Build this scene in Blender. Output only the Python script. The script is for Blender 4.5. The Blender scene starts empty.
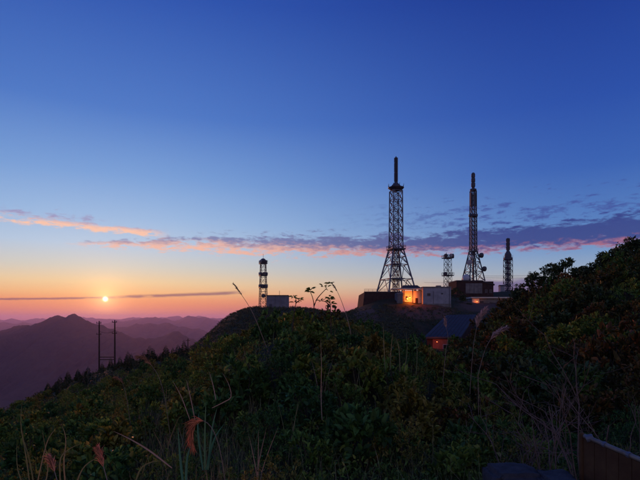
import bpy, math, random
import numpy as np
from mathutils import Vector, Matrix, Quaternion

random.seed(7)
RNG = np.random.default_rng(7)
R = math.radians
SC = bpy.context.scene
COL = SC.collection

# ------------------------------------------------------------------ camera
F, HX, HY = 480.0, 320.0, 318.0      # focal length in 640-px units, eye-level row
cam_data = bpy.data.cameras.new('camera')
cam = bpy.data.objects.new('camera', cam_data)
COL.objects.link(cam)
cam.location = (0, 0, 0)
cam.rotation_euler = (R(90), 0, 0)
cam_data.sensor_width = 36
cam_data.lens = 27.0
cam_data.shift_y = (HY - 240) / 640.0
cam_data.clip_start = 0.05
cam_data.clip_end = 200000
SC.camera = cam

# ------------------------------------------------------------------ sky
SUN_AZ, SUN_EL = R(-24.1), R(2.07)   # azimuth from +Y towards +X
SUN_DIR = Vector((math.sin(SUN_AZ) * math.cos(SUN_EL), math.cos(SUN_AZ) * math.cos(SUN_EL), math.sin(SUN_EL)))

def lin(c):
    return tuple(((v / 255) / 12.92 if v / 255 <= 0.04045 else ((v / 255 + 0.055) / 1.055) ** 2.4) for v in c)

world = bpy.data.worlds.new('World')
SC.world = world
world.use_nodes = True
WT = world.node_tree
WT.nodes.clear()

class NB:
    """small node-graph builder"""
    def __init__(self, tree): self.t = tree
    def node(self, kind, **kw):
        n = self.t.nodes.new(kind)
        for k, v in kw.items(): setattr(n, k, v)
        return n
    def put(self, sock, v):
        if isinstance(v, bpy.types.NodeSocket): self.t.links.new(v, sock)
        else: sock.default_value = v
    def m(self, op, a, b=0.0, c=0.0, clamp=False):
        n = self.node('ShaderNodeMath', operation=op, use_clamp=clamp)
        for i, v in enumerate((a, b, c)): self.put(n.inputs[i], v)
        return n.outputs[0]
    def sm(self, x, a, b):          # smoothstep a..b -> 0..1 (a may be > b)
        n = self.node('ShaderNodeMapRange', interpolation_type='SMOOTHSTEP')
        lo, hi, t0, t1 = (a, b, 0.0, 1.0)
        self.put(n.inputs['Value'], x); self.put(n.inputs['From Min'], lo); self.put(n.inputs['From Max'], hi)
        n.inputs['To Min'].default_value = t0; n.inputs['To Max'].default_value = t1
        return n.outputs[0]
    def rng(self, x, a, b, c, d):
        n = self.node('ShaderNodeMapRange')
        for k, v in (('Value', x), ('From Min', a), ('From Max', b), ('To Min', c), ('To Max', d)): self.put(n.inputs[k], v)
        return n.outputs[0]
    def mix(self, f, a, b, mode='MIX'):
        n = self.node('ShaderNodeMix', data_type='RGBA', blend_type=mode)
        self.put(n.inputs[0], f)
        for s, v in ((n.inputs[6], a), (n.inputs[7], b)):
            if isinstance(v, tuple) and len(v) == 3: v = v + (1,)
            self.put(s, v)
        return n.outputs[2]
    def ramp(self, x, stops, interp='LINEAR'):
        n = self.node('ShaderNodeValToRGB')
        cr = n.color_ramp
        cr.interpolation = interp
        while len(cr.elements) > 1: cr.elements.remove(cr.elements[-1])
        cr.elements[0].position = stops[0][0]
        cr.elements[0].color = tuple(stops[0][1]) + (1,)
        for p, c in stops[1:]:
            e = cr.elements.new(p); e.color = tuple(c) + (1,)
        self.put(n.inputs[0], x)
        return n.outputs[0]
    def xyz(self, x, y, z):
        n = self.node('ShaderNodeCombineXYZ')
        for i, v in enumerate((x, y, z)): self.put(n.inputs[i], v)
        return n.outputs[0]
    def noise(self, vec, scale, detail=4, rough=0.55, dist=0.0):
        n = self.node('ShaderNodeTexNoise')
        self.put(n.inputs['Vector'], vec)
        n.inputs['Scale'].default_value = scale; n.inputs['Detail'].default_value = detail
        n.inputs['Roughness'].default_value = rough; n.inputs['Distortion'].default_value = dist
        return n.outputs['Fac']

def build_sky():
    b = NB(WT)
    tc = b.node('ShaderNodeTexCoord')
    nrm = b.node('ShaderNodeVectorMath', operation='NORMALIZE')
    WT.links.new(tc.outputs['Generated'], nrm.inputs[0])
    sep = b.node('ShaderNodeSeparateXYZ')
    WT.links.new(nrm.outputs[0], sep.inputs[0])
    x, y, z = sep.outputs
    el = b.m('MULTIPLY', b.m('ARCSINE', z), 180 / math.pi)
    az = b.m('MULTIPLY', b.m('ARCTAN2', x, y), 180 / math.pi)
    dot = b.node('ShaderNodeVectorMath', operation='DOT_PRODUCT')
    WT.links.new(nrm.outputs[0], dot.inputs[0]); dot.inputs[1].default_value = SUN_DIR
    th = b.m('MULTIPLY', b.m('ARCCOSINE', b.m('MINIMUM', dot.outputs['Value'], 1.0)), 180 / math.pi)
    # twilight gradient: one ramp towards the sun, one well away from it
    t = b.m('DIVIDE', b.m('ADD', el, 5.0), 95.0)
    def st(l): return [((e + 5.0) / 95.0, lin(c)) for e, c in l]
    near = b.ramp(t, st([(-5, (112, 80, 124)), (-0.3, (168, 100, 122)), (0.5, (206, 118, 114)), (1.2, (230, 134, 106)), (2.0, (243, 154, 106)), (2.8, (247, 186, 128)),
                         (4.0, (242, 208, 160)), (5.6, (214, 210, 198)), (8.0, (184, 206, 230)), (11.0, (156, 190, 230)),
                         (15.5, (122, 164, 221)), (22, (80, 125, 203)), (33, (46, 86, 178)), (50, (44, 76, 162)), (90, (50, 78, 156))]))
    far = b.ramp(t, st([(-5, (96, 84, 132)), (-0.3, (132, 100, 136)), (1.0, (176, 120, 130)), (2.2, (200, 150, 142)), (3.6, (190, 176, 172)),
                        (5.0, (158, 176, 198)), (7.0, (124, 158, 204)), (10.0, (90, 132, 196)),
                        (15.5, (60, 102, 184)), (22, (44, 82, 172)), (33, (27, 57, 147)), (50, (38, 66, 150)), (90, (50, 78, 156))]))
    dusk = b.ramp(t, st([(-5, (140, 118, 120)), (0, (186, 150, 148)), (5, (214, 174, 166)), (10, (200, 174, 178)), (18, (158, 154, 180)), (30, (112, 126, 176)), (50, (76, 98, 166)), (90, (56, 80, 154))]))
    daz = b.m('ABSOLUTE', b.m('SUBTRACT', az, math.degrees(SUN_AZ)))
    daz = b.m('MINIMUM', daz, b.m('SUBTRACT', 360.0, daz))
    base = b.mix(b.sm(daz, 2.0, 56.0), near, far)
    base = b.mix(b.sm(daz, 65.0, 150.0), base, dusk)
    # physical sky blended in for the overall falloff
    sky = b.node('ShaderNodeTexSky', sky_type='NISHITA')
    sky.sun_disc = False
    sky.sun_elevation = SUN_EL
    sky.sun_rotation = SUN_AZ
    sky.altitude = 1000
    sky.air_density = 1.0; sky.dust_density = 1.5; sky.ozone_density = 3.0
    nis = b.mix(1.0, sky.outputs[0], (0.10, 0.10, 0.10), 'MULTIPLY')
    base = b.mix(0.07, base, nis)

    # ---------------- clouds, laid out over azimuth and elevation
    warp = b.m('MULTIPLY', b.m('SUBTRACT', b.noise(b.xyz(b.m('MULTIPLY', az, 0.3), b.m('MULTIPLY', el, 0.6), 6.0), 1.0, 2, 0.5), 0.5), 2.0)
    elw = b.m('ADD', el, b.m('MULTIPLY', warp, 0.25))
    n1 = b.noise(b.xyz(b.m('MULTIPLY', az, 0.30), b.m('MULTIPLY', elw, 1.5), 0.0), 1.0, 6, 0.62, 0.2)
    n2 = b.noise(b.xyz(b.m('MULTIPLY', az, 0.95), b.m('MULTIPLY', elw, 2.7), 4.7), 1.0, 5, 0.62, 0.15)
    n3 = b.noise(b.xyz(b.m('MULTIPLY', az, 0.05), b.m('MULTIPLY', el, 0.25), 9.1), 1.0, 3, 0.5)
    nn = b.m('ADD', b.m('MULTIPLY', n1, 0.55), b.m('MULTIPLY', n2, 0.45))
    def band(c, hw, amp, lo=0.03, hi=0.15):
        prof = b.m('MAXIMUM', b.m('SUBTRACT', 1.0, b.m('DIVIDE', b.m('ABSOLUTE', b.m('SUBTRACT', elw, c)), hw)), -1.5)
        prof = b.m('MINIMUM', prof, 0.75)
        return b.sm(b.m('ADD', b.m('SUBTRACT', nn, 0.5), b.m('MULTIPLY', prof, amp)), lo, hi + 0.03 if isinstance(hi, float) else hi)
    bot = b.rng(az, -28.0, 0.0, 7.65, 7.2)
    top = b.m('ADD', b.rng(az, -27.0, -14.0, 8.25, 9.35), b.m('ADD', b.rng(az, -8.0, 32.0, 0.0, 1.15), b.m('MULTIPLY', b.m('MULTIPLY', b.sm(az, -22.0, -13.0), b.m('SUBTRACT', 1.0, b.sm(az, -2.0, 12.0))), 0.45)))
    mid = b.m('MULTIPLY', b.m('ADD', bot, top), 0.5)
    hw = b.m('MULTIPLY', b.m('SUBTRACT', top, bot), 0.58)
    side = b.m('MULTIPLY', b.sm(az, -29.0, -23.0), b.m('SUBTRACT', 1.0, b.sm(az, 70.0, 110.0)))
    d_main = b.m('MULTIPLY', band(mid, hw, b.rng(az, -25.0, 24.0, 0.14, 0.32), 0.02, 0.14), side)
    # broken wisps higher up on the right
    wm = b.m('MULTIPLY', b.sm(az, -2.0, 22.0), b.m('SUBTRACT', 1.0, b.sm(az, 60.0, 100.0)))
    d_wisp = b.m('MULTIPLY', b.m('MULTIPLY', wm, band(11.3, 1.7, 0.085, 0.03, 0.12)), 0.7)
    # cirrus on the sun side
    c1 = b.m('ADD', 9.75, b.m('MULTIPLY', b.m('ADD', az, 26.6), -0.038))
    cside = b.m('MULTIPLY', b.sm(az, -36.0, -32.0), b.m('SUBTRACT', 1.0, b.sm(az, -20.0, -17.0)))
    d_cir = b.m('MULTIPLY', band(c1, 0.70, 0.17), cside)
    d_cir = b.m('MAXIMUM', d_cir, b.m('MULTIPLY', b.m('MULTIPLY', band(b.m('ADD', c1, 0.75), 0.5, 0.10), cside), b.m('SUBTRACT', 1.0, b.sm(az, -27.0, -22.0))))
    # thin streaks by the sun
    s_el = b.m('ADD', b.rng(az, -34.0, -9.0, 1.82, 3.0), b.m('ADD', b.m('MULTIPLY', b.m('SUBTRACT', n3, 0.5), 0.5), b.m('MULTIPLY', b.m('SUBTRACT', n1, 0.5), 0.35)))
    sm_ = b.m('SUBTRACT', 1.0, b.sm(b.m('ABSOLUTE', b.m('SUBTRACT', el, s_el)), 0.02, b.rng(az, -34.0, -14.0, 0.13, 0.30)))
    sm_ = b.m('MULTIPLY', sm_, b.m('MULTIPLY', b.sm(az, -60.0, -33.0), b.m('SUBTRACT', 1.0, b.sm(az, -11.0, -8.5))))
    sm_ = b.m('MULTIPLY', sm_, b.sm(b.noise(b.xyz(b.m('MULTIPLY', az, 0.22), b.m('MULTIPLY', el, 0.8), 2.2), 1.0, 3, 0.5), 0.34, 0.5))
    # low bank on the far right
    lm = b.m('SUBTRACT', 1.0, b.sm(el, b.m('ADD', 3.9, b.m('MULTIPLY', b.m('SUBTRACT', n1, 0.5), 1.0)), b.m('ADD', 4.5, b.m('MULTIPLY', b.m('SUBTRACT', n1, 0.5), 1.0))))
    lm = b.m('MULTIPLY', b.m('MULTIPLY', lm, b.sm(az, 12.0, 19.5)), 0.75)

    # colours: lit from below near the sun, violet-grey bodies away from it
    hgt = b.m('DIVIDE', b.m('SUBTRACT', el, bot), b.m('MAXIMUM', b.m('SUBTRACT', top, bot), 0.3))
    hgt = b.m('ADD', hgt, b.m('MULTIPLY', b.m('SUBTRACT', n2, 0.5), 0.9))
    lit = b.mix(b.sm(az, -16.0, 22.0), lin((248, 186, 158)), lin((182, 106, 118)))
    body = b.mix(b.sm(az, -20.0, 24.0), lin((128, 130, 172)), lin((54, 66, 132)))
    shade = b.sm(hgt, b.rng(az, -26.0, 20.0, 0.40, -0.02), b.rng(az, -26.0, 20.0, 1.05, 0.38))
    ccol = b.mix(shade, lit, body)
    col = b.mix(b.m('MULTIPLY', lm, 1.0), base, lin((88, 82, 142)))
    col = b.mix(b.m('MULTIPLY', d_wisp, 1.0), col, lin((64, 76, 150)))
    col = b.mix(b.m('MULTIPLY', d_main, 0.88), col, ccol)
    ccir = b.mix(b.sm(b.m('SUBTRACT', el, c1), b.m('SUBTRACT', 0.45, n2), b.m('SUBTRACT', 1.25, n2)), lin((255, 198, 166)), lin((156, 150, 190)))
    col = b.mix(b.m('MULTIPLY', d_cir, 0.9), col, ccir)
    col = b.mix(b.m('MULTIPLY', sm_, 0.75), col, lin((122, 84, 108)))
    # the sun itself and its aureole
    disc = b.m('MULTIPLY', b.m('EXPONENT', b.m('MULTIPLY', b.m('MULTIPLY', th, th), -32.0)), 5.0)
    aur = b.m('MULTIPLY', b.m('EXPONENT', b.m('MULTIPLY', th, -0.95)), 0.85)
    aur2 = b.m('MULTIPLY', b.m('EXPONENT', b.m('MULTIPLY', th, -0.22)), 0.12)
    glow = b.mix(1.0, b.mix(1.0, b.xyz(aur, aur, aur), (1.0, 0.62, 0.25), 'MULTIPLY'),
                 b.mix(1.0, b.xyz(aur2, aur2, aur2), (1.0, 0.42, 0.16), 'MULTIPLY'), 'ADD')
    glow = b.mix(1.0, glow, b.mix(1.0, b.xyz(disc, disc, disc), (1.0, 0.86, 0.6), 'MULTIPLY'), 'ADD')
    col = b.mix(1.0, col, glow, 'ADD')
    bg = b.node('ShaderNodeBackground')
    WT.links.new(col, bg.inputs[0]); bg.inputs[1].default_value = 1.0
    out = b.node('ShaderNodeOutputWorld')
    WT.links.new(bg.outputs[0], out.inputs[0])
build_sky()
world.cycles.sampling_method = 'MANUAL'
world.cycles.sample_map_resolution = 1024

# ------------------------------------------------------------------ sun lamp, exposure
sun_data = bpy.data.lights.new('sun', 'SUN')
sun_data.energy = 1.4
sun_data.angle = R(0.5)
sun_data.color = (1.0, 0.34, 0.14)
sun = bpy.data.objects.new('sun', sun_data)
COL.objects.link(sun)
sun.rotation_euler = SUN_DIR.to_track_quat('Z', 'Y').to_euler()

SC.render.engine = 'CYCLES'
SC.view_settings.view_transform = 'Standard'
SC.view_settings.look = 'None'
SC.view_settings.gamma = 1
SC.view_settings.exposure = 0
SC.view_settings.use_curve_mapping = False
SC.cycles.use_denoising = True
SC.cycles.sample_clamp_indirect = 1.5
SC.cycles.max_bounces = 6
SC.cycles.diffuse_bounces = 3
SC.cycles.volume_bounces = 2
SC.cycles.transparent_max_bounces = 8

# ------------------------------------------------------------------ helpers
def P(px, py, Y):
    return Vector(((px - HX) / F * Y, Y, (HY - py) / F * Y))

def mesh_of(name, verts, faces, mats=(), smooth=False):
    me = bpy.data.meshes.new(name)
    me.from_pydata([tuple(v) for v in verts], [], [tuple(f) for f in faces])
    for m in (mats if isinstance(mats, (list, tuple)) else [mats]): me.materials.append(m)
    if smooth: me.polygons.foreach_set('use_smooth', [True] * len(me.polygons))
    me.update()
    return me

def np_mesh(name, V, Q, mat, smooth=False):
    """V (n,3) verts, Q (m,4) quads"""
    me = bpy.data.meshes.new(name)
    V = np.asarray(V, np.float32); Q = np.asarray(Q, np.int32)
    k = Q.shape[1]
    me.vertices.add(len(V)); me.vertices.foreach_set('co', V.ravel())
    me.loops.add(Q.size); me.loops.foreach_set('vertex_index', Q.ravel())
    me.polygons.add(len(Q))
    me.polygons.foreach_set('loop_start', np.arange(0, Q.size, k, dtype=np.int32))
    me.polygons.foreach_set('loop_total', np.full(len(Q), k, np.int32))
    me.materials.append(mat)
    if smooth: me.polygons.foreach_set('use_smooth', np.ones(len(Q), bool))
    me.update(calc_edges=True); me.validate()
    return me

def link(name, data, parent=None, loc=(0, 0, 0), rot=None, scale=None):
    o = bpy.data.objects.new(name, data)
    COL.objects.link(o)
    if parent is not None: o.parent = parent
    o.location = loc
    if rot is not None: o.rotation_euler = rot
    if scale is not None: o.scale = scale
    return o

def tag(o, label=None, cat=None, group=None, kind=None):
    if label: o['label'] = label
    if cat: o['category'] = cat
    if group: o['group'] = group
    if kind: o['kind'] = kind
    return o

def thing(name, label, cat, loc, rz=0.0, group=None):
    o = link(name, None, None, loc, (0, 0, rz))
    o.empty_display_size = 0.2
    return tag(o, label, cat, group, 'thing')

def copy_tree(src, parent=None):
    c = src.copy(); COL.objects.link(c); c.parent = parent
    for ch in src.children:
        copy_tree(ch, c)
    return c

def box_vf(x0, x1, y0, y1, z0, z1):
    v = [(x0, y0, z0), (x1, y0, z0), (x1, y1, z0), (x0, y1, z0), (x0, y0, z1), (x1, y0, z1), (x1, y1, z1), (x0, y1, z1)]
    f = [(0, 3, 2, 1), (4, 5, 6, 7), (0, 1, 5, 4), (1, 2, 6, 5), (2, 3, 7, 6), (3, 0, 4, 7)]
    return v, f

def bevel_box(name, x0, x1, y0, y1, z0, z1, mat, bev=0.03):
    import bmesh
    bm = bmesh.new()
    v, f = box_vf(x0, x1, y0, y1, z0, z1)
    vs = [bm.verts.new(c) for c in v]
    for q in f: bm.faces.new([vs[i] for i in q])
    if bev: bmesh.ops.bevel(bm, geom=bm.edges[:], offset=bev, segments=1, affect='EDGES')
    me = bpy.data.meshes.new(name); bm.to_mesh(me); bm.free()
    me.materials.append(mat)
    return me

def box(name, parent, x0, x1, y0, y1, z0, z1, mat, bev=0.03):
    return link(name, bevel_box(name, x0, x1, y0, y1, z0, z1, mat, bev), parent)

def lathe_vf(prof, n=12):
    v, f = [], []
    for r, z in prof:
        for i in range(n):
            a = 2 * math.pi * i / n
            v.append((r * math.cos(a), r * math.sin(a), z))
    for k in range(len(prof) - 1):
        for i in range(n):
            j = (i + 1) % n
            f.append((k * n + i, k * n + j, (k + 1) * n + j, (k + 1) * n + i))
    f.append(tuple(range(n - 1, -1, -1)))
    f.append(tuple((len(prof) - 1) * n + i for i in range(n)))
    return v, f

def lathe(name, parent, prof, mat, loc=(0, 0, 0), rot=None, n=12):
    v, f = lathe_vf(prof, n)
    return link(name, mesh_of(name, v, f, mat), parent, loc, rot)

def tube_vf(pts, radii, n=5):
    pts = [Vector(p) for p in pts]
    v, f = [], []
    for i, p in enumerate(pts):
        d = (pts[min(i + 1, len(pts) - 1)] - pts[max(i - 1, 0)])
        d = d.normalized() if d.length > 1e-9 else Vector((0, 0, 1))
        a = d.orthogonal().normalized() if abs(d.z) > 0.9 else d.cross(Vector((0, 0, 1))).normalized()
        b = d.cross(a)
        r = radii[i] if isinstance(radii, (list, tuple)) else radii
        for k in range(n):
            t = 2 * math.pi * k / n
            v.append(p + (a * math.cos(t) + b * math.sin(t)) * r)
    for i in range(len(pts) - 1):
        for k in range(n):
            j = (k + 1) % n
            f.append((i * n + k, i * n + j, (i + 1) * n + j, (i + 1) * n + k))
    return v, f

def join_vf(parts):
    V, Fc = [], []
    for v, f in parts:
        o = len(V); V += list(v); Fc += [tuple(i + o for i in q) for q in f]
    return V, Fc

_beam = {}
def beam(name, parent, a, b, w, mat):
    """a straight bar from a to b in the parent's space; bars share one mesh per material"""
    a, b = Vector(a), Vector(b)
    key = mat.name
    if key not in _beam:
        v, f = box_vf(-.5, .5, -.5, .5, 0, 1)
        _beam[key] = mesh_of('bar', v, f, mat)
    d = b - a
    o = bpy.data.objects.new(name, _beam[key])
    COL.objects.link(o); o.parent = parent
    q = d.to_track_quat('Z', 'X')
    o.rotation_mode = 'QUATERNION'
    o.location = a; o.rotation_quaternion = q; o.scale = (w, w, d.length)
    return o

# ------------------------------------------------------------------ materials
def material(name, build, rough=0.8, spec=0.3, metallic=0.0):
    m = bpy.data.materials.new(name)
    m.use_nodes = True
    t = m.node_tree
    p = t.nodes['Principled BSDF']
    p.inputs['Roughness'].default_value = rough
    p.inputs['Specular IOR Level'].default_value = spec
    p.inputs['Metallic'].default_value = metallic
    b = NB(t)
    b.p = p
    build(b)
    return m

def bump(b, fac, strength=0.4, dist=0.05):
    n = b.node('ShaderNodeBump')
    n.inputs['Strength'].default_value = strength; n.inputs['Distance'].default_value = dist
    b.put(n.inputs['Height'], fac)
    b.t.links.new(n.outputs[0], b.p.inputs['Normal'])

def noisy(name, c0, c1, scale=2.0, rough=0.8, spec=0.3, metallic=0.0, bmp=0.3, coord='Object', detail=6, bdist=0.05):
    def build(b):
        tc = b.node('ShaderNodeTexCoord')
        n = b.noise(tc.outputs[coord], scale, detail, 0.6)
        b.t.links.new(b.ramp(n, [(0.3, c0), (0.7, c1)]), b.p.inputs['Base Color'])
        if bmp: bump(b, b.noise(tc.outputs[coord], scale * 5, 5, 0.6), bmp, bdist)
    return material(name, build, rough, spec, metallic)

def leafy(name, stops, rough=0.62, spec=0.25, trans=0.3):
    """leaf colours vary leaf by leaf and a little plant by plant"""
    m = bpy.data.materials.new(name)
    m.use_nodes = True
    t = m.node_tree; b = NB(t)
    p = t.nodes['Principled BSDF']; b.p = p
    geo = b.node('ShaderNodeNewGeometry'); oi = b.node('ShaderNodeObjectInfo')
    pos = b.noise(geo.outputs['Position'], 0.9, 3, 0.6)
    f = b.m('ADD', b.m('MULTIPLY', geo.outputs['Random Per Island'], 0.45), b.m('MULTIPLY', oi.outputs['Random'], 0.40))
    f = b.m('ADD', f, b.m('MULTIPLY', b.m('SUBTRACT', pos, 0.38), 0.75), clamp=True)
    col = b.ramp(f, stops)
    val = b.rng(b.m('FRACT', b.m('MULTIPLY', geo.outputs['Random Per Island'], 37.0)), 0.0, 1.0, 0.40, 2.05)
    hsv = b.node('ShaderNodeHueSaturation')
    b.put(hsv.inputs['Value'], val); t.links.new(col, hsv.inputs['Color'])
    t.links.new(hsv.outputs[0], p.inputs['Base Color'])
    p.inputs['Roughness'].default_value = rough; p.inputs['Specular IOR Level'].default_value = spec
    tr = b.node('ShaderNodeBsdfTranslucent')
    t.links.new(hsv.outputs[0], tr.inputs[0])
    mx = b.node('ShaderNodeMixShader'); mx.inputs[0].default_value = trans
    t.links.new(p.outputs[0], mx.inputs[1]); t.links.new(tr.outputs[0], mx.inputs[2])
    t.links.new(mx.outputs[0], t.nodes['Material Output'].inputs['Surface'])
    return m

def stained(name, c0, c1, c2):
    """plaster with rain streaks running down"""
    def build(b):
        tc = b.node('ShaderNodeTexCoord')
        mp = b.node('ShaderNodeMapping'); mp.inputs['Scale'].default_value = (2.6, 2.6, 0.22)
        b.t.links.new(tc.outputs['Object'], mp.inputs[0])
        s = b.noise(mp.outputs[0], 1.0, 6, 0.65)
        n = b.noise(tc.outputs['Object'], 0.5, 6, 0.6)
        c = b.mix(b.sm(n, 0.35, 0.65), c0, c1)
        b.t.links.new(b.mix(b.m('MULTIPLY', b.sm(s, 0.48, 0.75), 0.4), c, c2), b.p.inputs['Base Color'])
        bump(b, b.noise(tc.outputs['Object'], 4.0, 5, 0.6), 0.25, 0.05)
    return material(name, build, 0.9, 0.2)

M = {}
M['leaf'] = leafy('leaf_green', [(0.0, (0.038, 0.088, 0.018)), (0.3, (0.068, 0.13, 0.022)), (0.55, (0.115, 0.17, 0.026)), (0.78, (0.17, 0.165, 0.030)), (0.9, (0.22, 0.125, 0.030)), (1.0, (0.25, 0.09, 0.030))])
M['leaf_deep'] = leafy('leaf_deep_green', [(0.0, (0.022, 0.066, 0.020)), (0.5, (0.044, 0.105, 0.024)), (1.0, (0.080, 0.13, 0.026))])
M['leaf_olive'] = leafy('leaf_olive', [(0.0, (0.080, 0.10, 0.018)), (0.5, (0.145, 0.14, 0.024)), (1.0, (0.21, 0.135, 0.028))])
M['leaf_russet'] = leafy('leaf_russet', [(0.0, (0.11, 0.075, 0.022)), (0.5, (0.19, 0.095, 0.030)), (1.0, (0.26, 0.085, 0.036))])
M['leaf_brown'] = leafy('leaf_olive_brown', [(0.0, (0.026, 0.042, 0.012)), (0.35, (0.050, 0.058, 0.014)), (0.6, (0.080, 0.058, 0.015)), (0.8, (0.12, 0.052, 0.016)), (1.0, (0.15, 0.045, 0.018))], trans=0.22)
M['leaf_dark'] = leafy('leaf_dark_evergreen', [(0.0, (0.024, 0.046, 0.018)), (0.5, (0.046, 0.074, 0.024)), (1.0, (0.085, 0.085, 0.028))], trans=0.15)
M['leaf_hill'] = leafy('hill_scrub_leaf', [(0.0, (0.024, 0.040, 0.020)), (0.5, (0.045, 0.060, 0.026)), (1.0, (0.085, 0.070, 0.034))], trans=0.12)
M['grass'] = leafy('grass_blade', [(0.0, (0.045, 0.085, 0.040)), (0.4, (0.10, 0.12, 0.045)), (0.7, (0.18, 0.15, 0.07)), (1.0, (0.26, 0.18, 0.11))], rough=0.6, trans=0.3)
M['straw'] = leafy('dry_stem', [(0.0, (0.16, 0.11, 0.07)), (0.5, (0.24, 0.17, 0.12)), (1.0, (0.30, 0.22, 0.17))], rough=0.7, trans=0.2)
M['blade_teal'] = leafy('broad_blade', [(0.0, (0.02, 0.10, 0.06)), (0.5, (0.03, 0.12, 0.07)), (1.0, (0.09, 0.14, 0.02))], rough=0.4, trans=0.3)
M['plume'] = leafy('plume_russet', [(0.0, (0.50, 0.17, 0.085)), (0.5, (0.58, 0.23, 0.12)), (1.0, (0.64, 0.30, 0.17))], rough=0.8, spec=0.1, trans=0.35)
M['plume_brown'] = leafy('plume_brown', [(0.0, (0.26, 0.12, 0.07)), (0.5, (0.33, 0.16, 0.09)), (1.0, (0.38, 0.19, 0.11))], rough=0.8, spec=0.1, trans=0.3)
M['plume_pale'] = leafy('plume_pale', [(0.0, (0.40, 0.26, 0.22)), (0.5, (0.48, 0.33, 0.28)), (1.0, (0.54, 0.38, 0.33))], rough=0.8, spec=0.1, trans=0.4)
M['bark'] = noisy('bark', (0.030, 0.022, 0.017), (0.085, 0.062, 0.048), 14, 0.9, 0.2, bmp=0.6, bdist=0.01)
M['twig'] = noisy('bare_twig', (0.10, 0.065, 0.055), (0.20, 0.14, 0.12), 9, 0.85, 0.2, bmp=0.4, bdist=0.004)
M['steel'] = noisy('galvanised_steel', (0.10, 0.108, 0.14), (0.16, 0.168, 0.20), 3, 0.6, 0.4, 0.3, bmp=0.1)
M['steel_dark'] = noisy('dark_steel', (0.040, 0.045, 0.062), (0.070, 0.076, 0.098), 3, 0.6, 0.4, 0.2, bmp=0.1)
M['dish'] = noisy('dish_grey', (0.28, 0.28, 0.30), (0.40, 0.40, 0.42), 2, 0.6, 0.3, bmp=0.0)
M['dish_dark'] = noisy('dish_dark', (0.05, 0.05, 0.06), (0.09, 0.09, 0.10), 2, 0.6, 0.3, bmp=0.0)
M['radome'] = noisy('radome_white', (0.42, 0.43, 0.46), (0.52, 0.53, 0.56), 2, 0.5, 0.3, bmp=0.0)
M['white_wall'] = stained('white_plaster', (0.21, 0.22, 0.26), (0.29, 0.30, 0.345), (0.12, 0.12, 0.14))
M['cream_wall'] = noisy('cream_plaster', (0.48, 0.40, 0.32), (0.62, 0.54, 0.44), 0.6, 0.9, 0.2, bmp=0.2)
M['grey_wall'] = stained('grey_concrete_wall', (0.13, 0.12, 0.12), (0.20, 0.185, 0.18), (0.07, 0.065, 0.06))
M['blue_wall'] = stained('blue_grey_wall', (0.14, 0.145, 0.18), (0.20, 0.205, 0.24), (0.09, 0.085, 0.10))
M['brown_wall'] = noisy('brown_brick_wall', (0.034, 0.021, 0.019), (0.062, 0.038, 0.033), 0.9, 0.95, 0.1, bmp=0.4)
M['red_wall'] = noisy('red_render_wall', (0.16, 0.06, 0.045), (0.24, 0.095, 0.07), 1.5, 0.9, 0.2, bmp=0.3)
M['roof_dark'] = noisy('dark_roof', (0.035, 0.032, 0.036), (0.06, 0.055, 0.06), 1.0, 0.9, 0.2, bmp=0.2)
M['roof_blue'] = noisy('blue_sheet_roof', (0.042, 0.044, 0.056), (0.064, 0.066, 0.08), 0.35, 0.85, 0.15, bmp=0.1)
M['glass'] = noisy('dark_window_glass', (0.012, 0.013, 0.016), (0.02, 0.02, 0.024), 1, 0.12, 0.5, bmp=0.0)
M['wood_pole'] = noisy('creosoted_wood', (0.022, 0.016, 0.014), (0.045, 0.033, 0.028), 3, 0.9, 0.2, bmp=0.4)
M['cable'] = noisy('black_cable', (0.012, 0.012, 0.014), (0.018, 0.018, 0.02), 2, 0.7, 0.3, bmp=0)
M['stone'] = noisy('blue_grey_stone', (0.030, 0.030, 0.036), (0.075, 0.074, 0.085), 5, 0.95, 0.15, bmp=0.7, bdist=0.03)
M['board'] = noisy('weathered_brown_board', (0.055, 0.024, 0.012), (0.11, 0.062, 0.028), 4, 0.85, 0.2, bmp=0.4, bdist=0.01)
M['pipe'] = noisy('grey_pipe', (0.10, 0.084, 0.068), (0.24, 0.205, 0.165), 11, 0.5, 0.4, 0.1, bmp=0.2, bdist=0.004)
M['mountain'] = noisy('forested_mountain', (0.022, 0.028, 0.020), (0.060, 0.056, 0.036), 0.004, 0.95, 0.05, bmp=0.6, bdist=30)

def bulb_mat(name, col, strength):
    m = bpy.data.materials.new(name); m.use_nodes = True
    p = m.node_tree.nodes['Principled BSDF']
    p.inputs['Base Color'].default_value = col + (1,)
    p.inputs['Emission Color'].default_value = col + (1,)
    p.inputs['Emission Strength'].default_value = strength
    return m
M['bulb'] = bulb_mat('lamp_bulb', (1.0, 0.42, 0.10), 3.0)

def terrain_mat():
    def build(b):
        at = b.node('ShaderNodeAttribute', attribute_name='soil')
        geo = b.node('ShaderNodeNewGeometry')
        n = b.noise(geo.outputs['Position'], 0.35, 8, 0.65)
        n2 = b.noise(geo.outputs['Position'], 3.0, 6, 0.65)
        nf = b.noise(geo.outputs['Position'], 0.006, 6, 0.6)
        g = b.ramp(b.m('ADD', b.m('MULTIPLY', n, 0.6), b.m('MULTIPLY', n2, 0.4)), [(0.32, (0.016, 0.020, 0.010)), (0.52, (0.036, 0.040, 0.018)), (0.70, (0.070, 0.058, 0.030))])
        s = b.ramp(n2, [(0.3, (0.075, 0.045, 0.034)), (0.7, (0.14, 0.085, 0.062))])
        k = b.m('ADD', at.outputs['Fac'], b.m('MULTIPLY', b.m('SUBTRACT', n, 0.5), 0.7))
        c = b.mix(b.sm(k, 0.35, 0.65), g, s)
        b.t.links.new(c, b.p.inputs['Base Color'])
        bump(b, n2, 0.8, 0.2)
    return material('hill_ground', build, 0.95, 0.1)
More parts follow.
